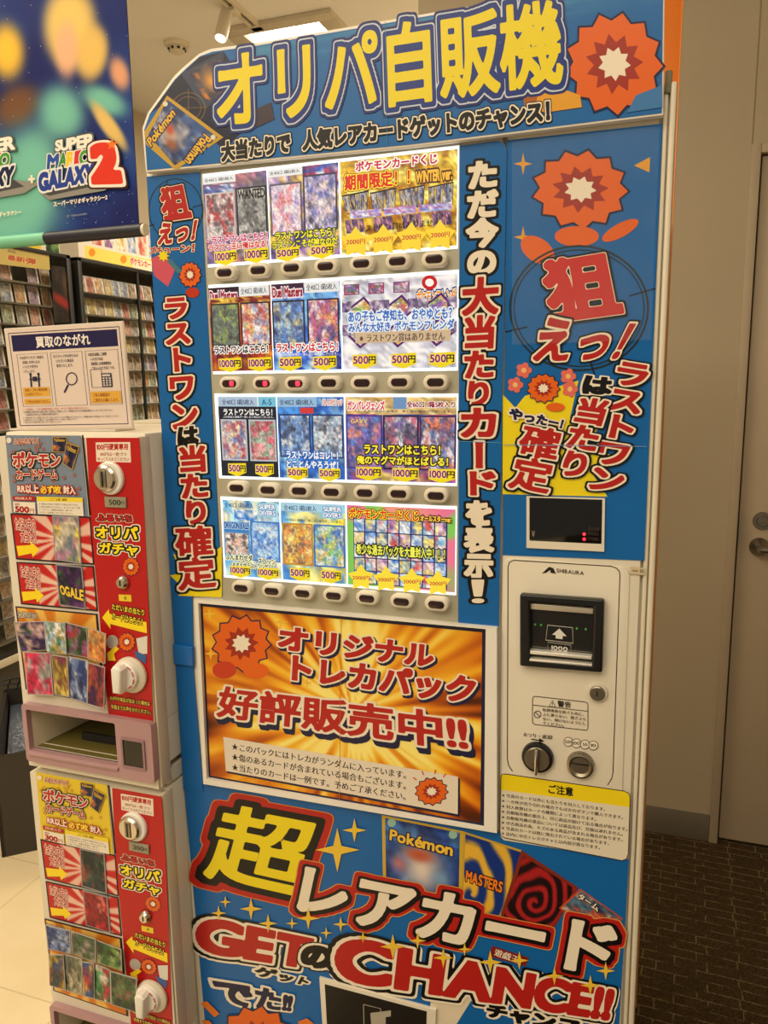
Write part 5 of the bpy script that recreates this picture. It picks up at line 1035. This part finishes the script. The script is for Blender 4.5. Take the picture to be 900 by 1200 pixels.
def case(label, ya, yb, shelves, mull, hdr):
    c = thing('display_case', label, 'display case', (-2.93, (ya + yb) / 2, 0))
    b = MB().box((-3.10, ya, .02), (XG, ya + .028, ZC), .002).box((-3.10, yb - .028, .02), (XG, yb, ZC), .002).box((-3.10, ya, ZC - .018), (XG, yb, ZC), .002).box((XG - .02, ya, ZB + .02), (XG, yb, ZB + .045), .002)
    b.build('frame', BLACKM, c); MB().box((-3.095, ya + .028, ZB), (-3.085, yb - .028, ZC - .018)).build('back_panel', CASEB, c)
    MB().box((-3.10, ya + .01, .02), (XG - .02, yb - .01, ZB)).build('plinth', mat('case_plinth', (60, 56, 50), .5), c); MB().box((XG - .02, ya, ZB - .015), (XG + .006, yb, ZB + .02), .003).build('plinth_rail', CREAM2, c)
    for z in shelves: MB().box((-3.085, ya + .03, z - .008), (-2.765, yb - .03, z)).build('shelf', SHELF, c)
    if shelves and not hdr: MB().box((-2.772, ya + .03, shelves[0] - .028), (-2.764, yb - .03, shelves[0] - .006)).build('shelf_edge', BLACK, c)
    for y in mull: MB().box((XG - .012, y - .007, ZB + .03), (XG + .002, y + .007, ZC - .02), .001).build('mullion', BLACKM, c)
    MB().box((XG - .007, ya + .028, ZB + .045), (XG - .003, yb - .028, ZC - .018)).build('glass_door', GLASS, c); return c
ZL = [2.008 - .0955 * k for k in range(18)]; ZR = [2.003 - (0, .109, .203, .295, .39, .481, .577, .671)[k] for k in range(8)]
lc = case('black framed glass case with yellow header strip, full of trading cards', 1.55, 3.235, ZL, (), True)
rc = case('black framed glass case under the trading card poster, filled with cards', 3.285, 5.0, ZR, (3.76, 4.3), False)
p = Print(plane=XG - .0085, eps=4e-5); hq = [(-40, 293), (57.5, 295), (58.5, 317), (-40, 303)]; hq = [(-60, 277), (57.3, 296.3), (58.6, 316.5), (-60, 303)]
p.sheet(hq, (206, 186, 110), .001); p.text('最新弾', [(9, 298.5), (42, 303.5), (42, 310.5), (9, 304.5)], [(.1, (230, 200, 120)), (.03, (190, 90, 70))], 22); 
p.fine('商品', [(9, 292), (18, 293.5), (18, 297), (9, 295.5)], (110, 100, 80)); p.build('header_strip', INK, lc)
p = Print(plane=XG - .0085, eps=4e-5); dq = [(60, 311), (80.5, 313.5), (87, 378), (63.5, 378)]; p.sheet(dq, (34, 26, 26), .001); p.art(dq, blobs(mottle(510, [(20, 17, 19), (36, 29, 31), (28, 23, 23), (62, 44, 36)], 4), [(.5, .66, .6, .1, .2, (150, 40, 36), 2), (.7, .3, .15, .2, 0, (90, 66, 50), 1)]), 12, 30); p.build('dark_backing_poster', INKM, lc)

# cards in the cases: a few sleeves shared as shapes, one object per card
CP = {'red': [(170, 60, 56), (214, 150, 130), (120, 40, 44), (200, 190, 180)], 'blue': [(70, 100, 150), (150, 180, 206), (50, 60, 110), (200, 200, 196)], 'yellow': [(206, 180, 80), (226, 210, 150), (140, 110, 60), (170, 150, 120)], 'purple': [(110, 80, 130), (170, 140, 176), (80, 60, 90), (206, 190, 200)],
      'green': [(90, 120, 90), (150, 170, 140), (70, 90, 70), (200, 200, 180)], 'brown': [(130, 96, 72), (176, 140, 110), (90, 66, 54), (196, 180, 160)], 'grey': [(140, 136, 130), (184, 178, 170), (96, 94, 92), (210, 204, 196)], 'orange': [(206, 130, 70), (230, 180, 120), (150, 80, 50), (200, 190, 170)]}
CP = {k: [tuple(.62 * x + .38 * y for x, y in zip(c, (186, 178, 166))) for c in v] for k, v in CP.items()}
def card_mesh(nm, seed):
    V = []; F = []; C = []
    def bx(lo, hi, c):
        n = len(V)
        for x in (lo[0], hi[0]):
            for y in (lo[1], hi[1]):
                for z in (lo[2], hi[2]): V.append((x, y, z)); C.append(lin(c))
        for f in ((0, 1, 3, 2), (4, 6, 7, 5), (0, 4, 5, 1), (2, 3, 7, 6), (0, 2, 6, 4), (1, 5, 7, 3)): F.append([n + i for i in f])
    bx((-.0025, -.034, 0), (0, .034, .0855), (206, 202, 196)); fn = mottle(seed, CP[nm], 3); u, v = np.meshgrid(np.linspace(0, 1, 9), np.linspace(0, 1, 12)); c = lin(np.clip(fn(u.ravel(), v.ravel()), 0, 255)); n = len(V)
    for a, b, k in zip(u.ravel(), v.ravel(), c): V.append((.0004, -.031 + a * .054, .083 - b * .079)); C.append(k)
    F.extend([[n + j * 9 + i, n + (j + 1) * 9 + i, n + (j + 1) * 9 + i + 1, n + j * 9 + i + 1] for j in range(11) for i in range(8)])
    bx((.0, .0245, .004), (.0012, .032, .070), (238, 232, 220))
    me = bpy.data.meshes.new('trading_card'); me.from_pydata([tuple(x) for x in V], [], F); at = me.color_attributes.new('Col', 'FLOAT_COLOR', 'POINT'); at.data.foreach_set('color', np.c_[np.array(C), np.ones(len(C))].ravel().astype(np.float32)); me.materials.append(INK); return me
CM = {nm: [card_mesh(nm, 600 + 7 * i + k) for k in range(2)] for i, nm in enumerate(CP)}
ORD = ['top', 'second', 'third', 'fourth', 'fifth', 'sixth', 'seventh', 'eighth', 'ninth', 'tenth', 'eleventh', 'twelfth', 'thirteenth', 'fourteenth', 'fifteenth', 'sixteenth', 'seventeenth', 'eighteenth']
NTH = ['first', 'second', 'third', 'fourth', 'fifth', 'sixth', 'seventh', 'eighth', 'ninth', 'tenth', 'eleventh', 'twelfth', 'thirteenth', 'fourteenth']
rc_ = random.Random(11)
proto = {nm: [bpy.data.objects.new('trading_card', me) for me in CM[nm]] for nm in CP}
def seen(x, y):
    if y > 505: return x < (y - 505) * .075 + 1 and y < 775 and x > -8
    if y > 380: return (x > 143 + (y - 376) * .095 and x < 168 + (y - 205) * .058 + 4) or x < 5 + (y - 384) * .13
    return -8 < x < 168 + (y - 205) * .058 + 4
def fill(zs, ys, case_words, group, xs=-2.80, skip=()):
    for r, z in enumerate(zs):
        for k, y in enumerate(ys):
            X, Y = pix((xs, y, z + .045)); nm = rc_.choice(list(CP)); v = rc_.randrange(2); jit = rc_.uniform(-.004, .004); rt = rc_.uniform(-.06, .06)
            if not seen(X, Y) or (r, k) in skip: continue
            o = proto[nm][v].copy(); COL.objects.link(o); o.location = (xs, y + jit, z + .0004); o.rotation_euler = (0, -.12, rt)
            tag(o, '%s trading card, %s row, %s from the corner post, %s' % (nm, ORD[r], NTH[k], case_words), 'trading card', group)
fill(ZL, [3.115 - .083 * k for k in range(6)], 'yellow-headed case', 'cards in the yellow-headed case', skip=((0, 2),))
fill(ZR, [3.365 + .069 * k for k in range(11)], 'postered case', 'cards in the case below the poster')

# posters standing on top of the cases
po = thing('card_poster', 'white trading card poster with yellow strip standing on the glass case', 'poster', (XG + .005, 3.7, ZC))
p = Print(plane=XG + .006, eps=4e-5); tq = [tuple(pix((XG + .006, y, z))) for y, z in ((3.29, ZC + .24), (4.6, ZC + .24), (4.6, ZC + .001), (3.29, ZC + .001))]
p.sheet(tq, (232, 226, 216), .004); yq = Q(tq, .0, .70, 1, 1); p.poly(Q(tq, .035, .74, 1, 1), (236, 220, 110))
for k in range(14): a = Q(tq, .01 + k * .072, .08 if k else .3, .066 + k * .072, .68); p.art(a, mottle(700 + k, [[(236, 230, 220), (200, 90, 80), (230, 200, 180)], [(236, 232, 226), (70, 100, 170), (190, 200, 220)], [(240, 230, 220), (226, 170, 60), (200, 120, 60)], [(236, 230, 226), (150, 110, 160), (200, 190, 210)]][(k * 3 + 1) % 4], 3), 8, 10)
for u in (.075, .265): p.disc(QP(tq, [(u, .86)])[0], 3.8, 4.8, (232, 150, 50), 16)
p.poly(Q(tq, .32, .78, .62, 1), (238, 230, 200)); p.text('ポケモンカードゲーム', Q(tq, .31, .78, .54, .93), [(.16, (240, 226, 200)), (.04, (206, 70, 60))], 24); p.build('poster_sheet', INKM, po)
p = Print(plane=XG - .03, eps=4e-5); gq = [tuple(pix((XG - .03, y, z))) for y, z in ((2.96, ZC + .075), (3.20, ZC + .075), (3.20, ZC + .001), (2.96, ZC + .001))]
p.sheet(gq, (230, 226, 214), .004); p.poly(QP(gq, [(.1, 1), (.1, .1), (.62, .1), (.45, 1)]), (240, 206, 60)); p.art(Q(gq, .62, .1, .98, 1), mottle(720, [(60, 110, 60), (110, 140, 80), (40, 60, 40)], 4), 10, 6); o = p.build('small_poster', INKM); tag(o, 'small yellow and green poster lying along the case top behind the banner', 'poster')

# ------------------------------------------------------------------ dark bin beside the gacha machines
dv = np.array([.749, .663]); nv = np.array([-.663, .749]); C0 = np.array([-1.992, 1.79])
def BP(a, b, z): q = C0 + dv * a + nv * b; return (q[0], q[1], z)
bn = thing('storage_bin', 'dark open storage bin on the floor beside the card machines', 'bin', tuple(BP(.25, .3, 0)))
b = MB(); W0, D0, H0 = .55, .60, .355
def slab(b, q): # closed slab from 8 corners
    v = [b.bm.verts.new(c) for c in q]
    for f in ((0, 1, 2, 3), (7, 6, 5, 4), (0, 4, 5, 1), (1, 5, 6, 2), (2, 6, 7, 3), (3, 7, 4, 0)): b.bm.faces.new([v[i] for i in f])
def wall_(b, a0, b0, a1, b1, z0, z1, t=.012, fl=.04):
    d = np.array([a1 - a0, b1 - b0]); d = d / np.hypot(*d); n = np.array([-d[1], d[0]]) * t
    slab(b, [BP(a0, b0, z0), BP(a1, b1, z0), BP(a1 + n[0], b1 + n[1], z0), BP(a0 + n[0], b0 + n[1], z0), BP(a0, b0, z1), BP(a1, b1, z1), BP(a1 + n[0], b1 + n[1], z1), BP(a0 + n[0], b0 + n[1], z1)])
DK = mat('dark_bin_plastic', (50, 44, 38), .5)
wall_(b, 0, 0, W0, 0, 0, H0); wall_(b, W0, 0, W0, D0, 0, H0); wall_(b, W0, D0, 0, D0, 0, H0); wall_(b, 0, D0, 0, 0, 0, H0); slab(b, [BP(.01, .01, .15), BP(W0 - .01, .01, .15), BP(W0 - .01, D0 - .01, .15), BP(.01, D0 - .01, .15), BP(.01, .01, .165), BP(W0 - .01, .01, .165), BP(W0 - .01, D0 - .01, .165), BP(.01, D0 - .01, .165)])
bmesh.ops.recalc_face_normals(b.bm, faces=b.bm.faces); b.build('bin_shell', DK, bn, smooth=False)
LN = mat('liner_painted_sheen', (72, 80, 96), .22, spec=.8, bump=.5, scale=30)  # bluish sheen of the dark interior is put into the base colour
b = MB(); slab(b, [BP(.02, .02, .168), BP(W0 - .02, .02, .168), BP(W0 - .02, D0 - .02, .168), BP(.02, D0 - .02, .168), BP(.02, .02, .18), BP(W0 - .02, .02, .18), BP(W0 - .02, D0 - .02, .3), BP(.02, D0 - .02, .3)]); b.build('inner_liner', LN, bn, smooth=False)
for z in (.362, .382, .402):
    MB().tube([BP(.0, D0 - .006, z), BP(W0, D0 - .006, z)], .004, 6).build('rim_rail', BLACK, bn)
for k in range(16): MB().tube([BP(.01 + k * .035, D0 - .006, .353), BP(.03 + k * .035, D0 - .006, .404)], .003, 6).build('rim_bar', BLACK, bn)
for k in (.12, .3): MB().tube([BP(k, .03, .19), BP(k - .02, .3, .24)], .006, 6).build('liner_rib', BLACK, bn)
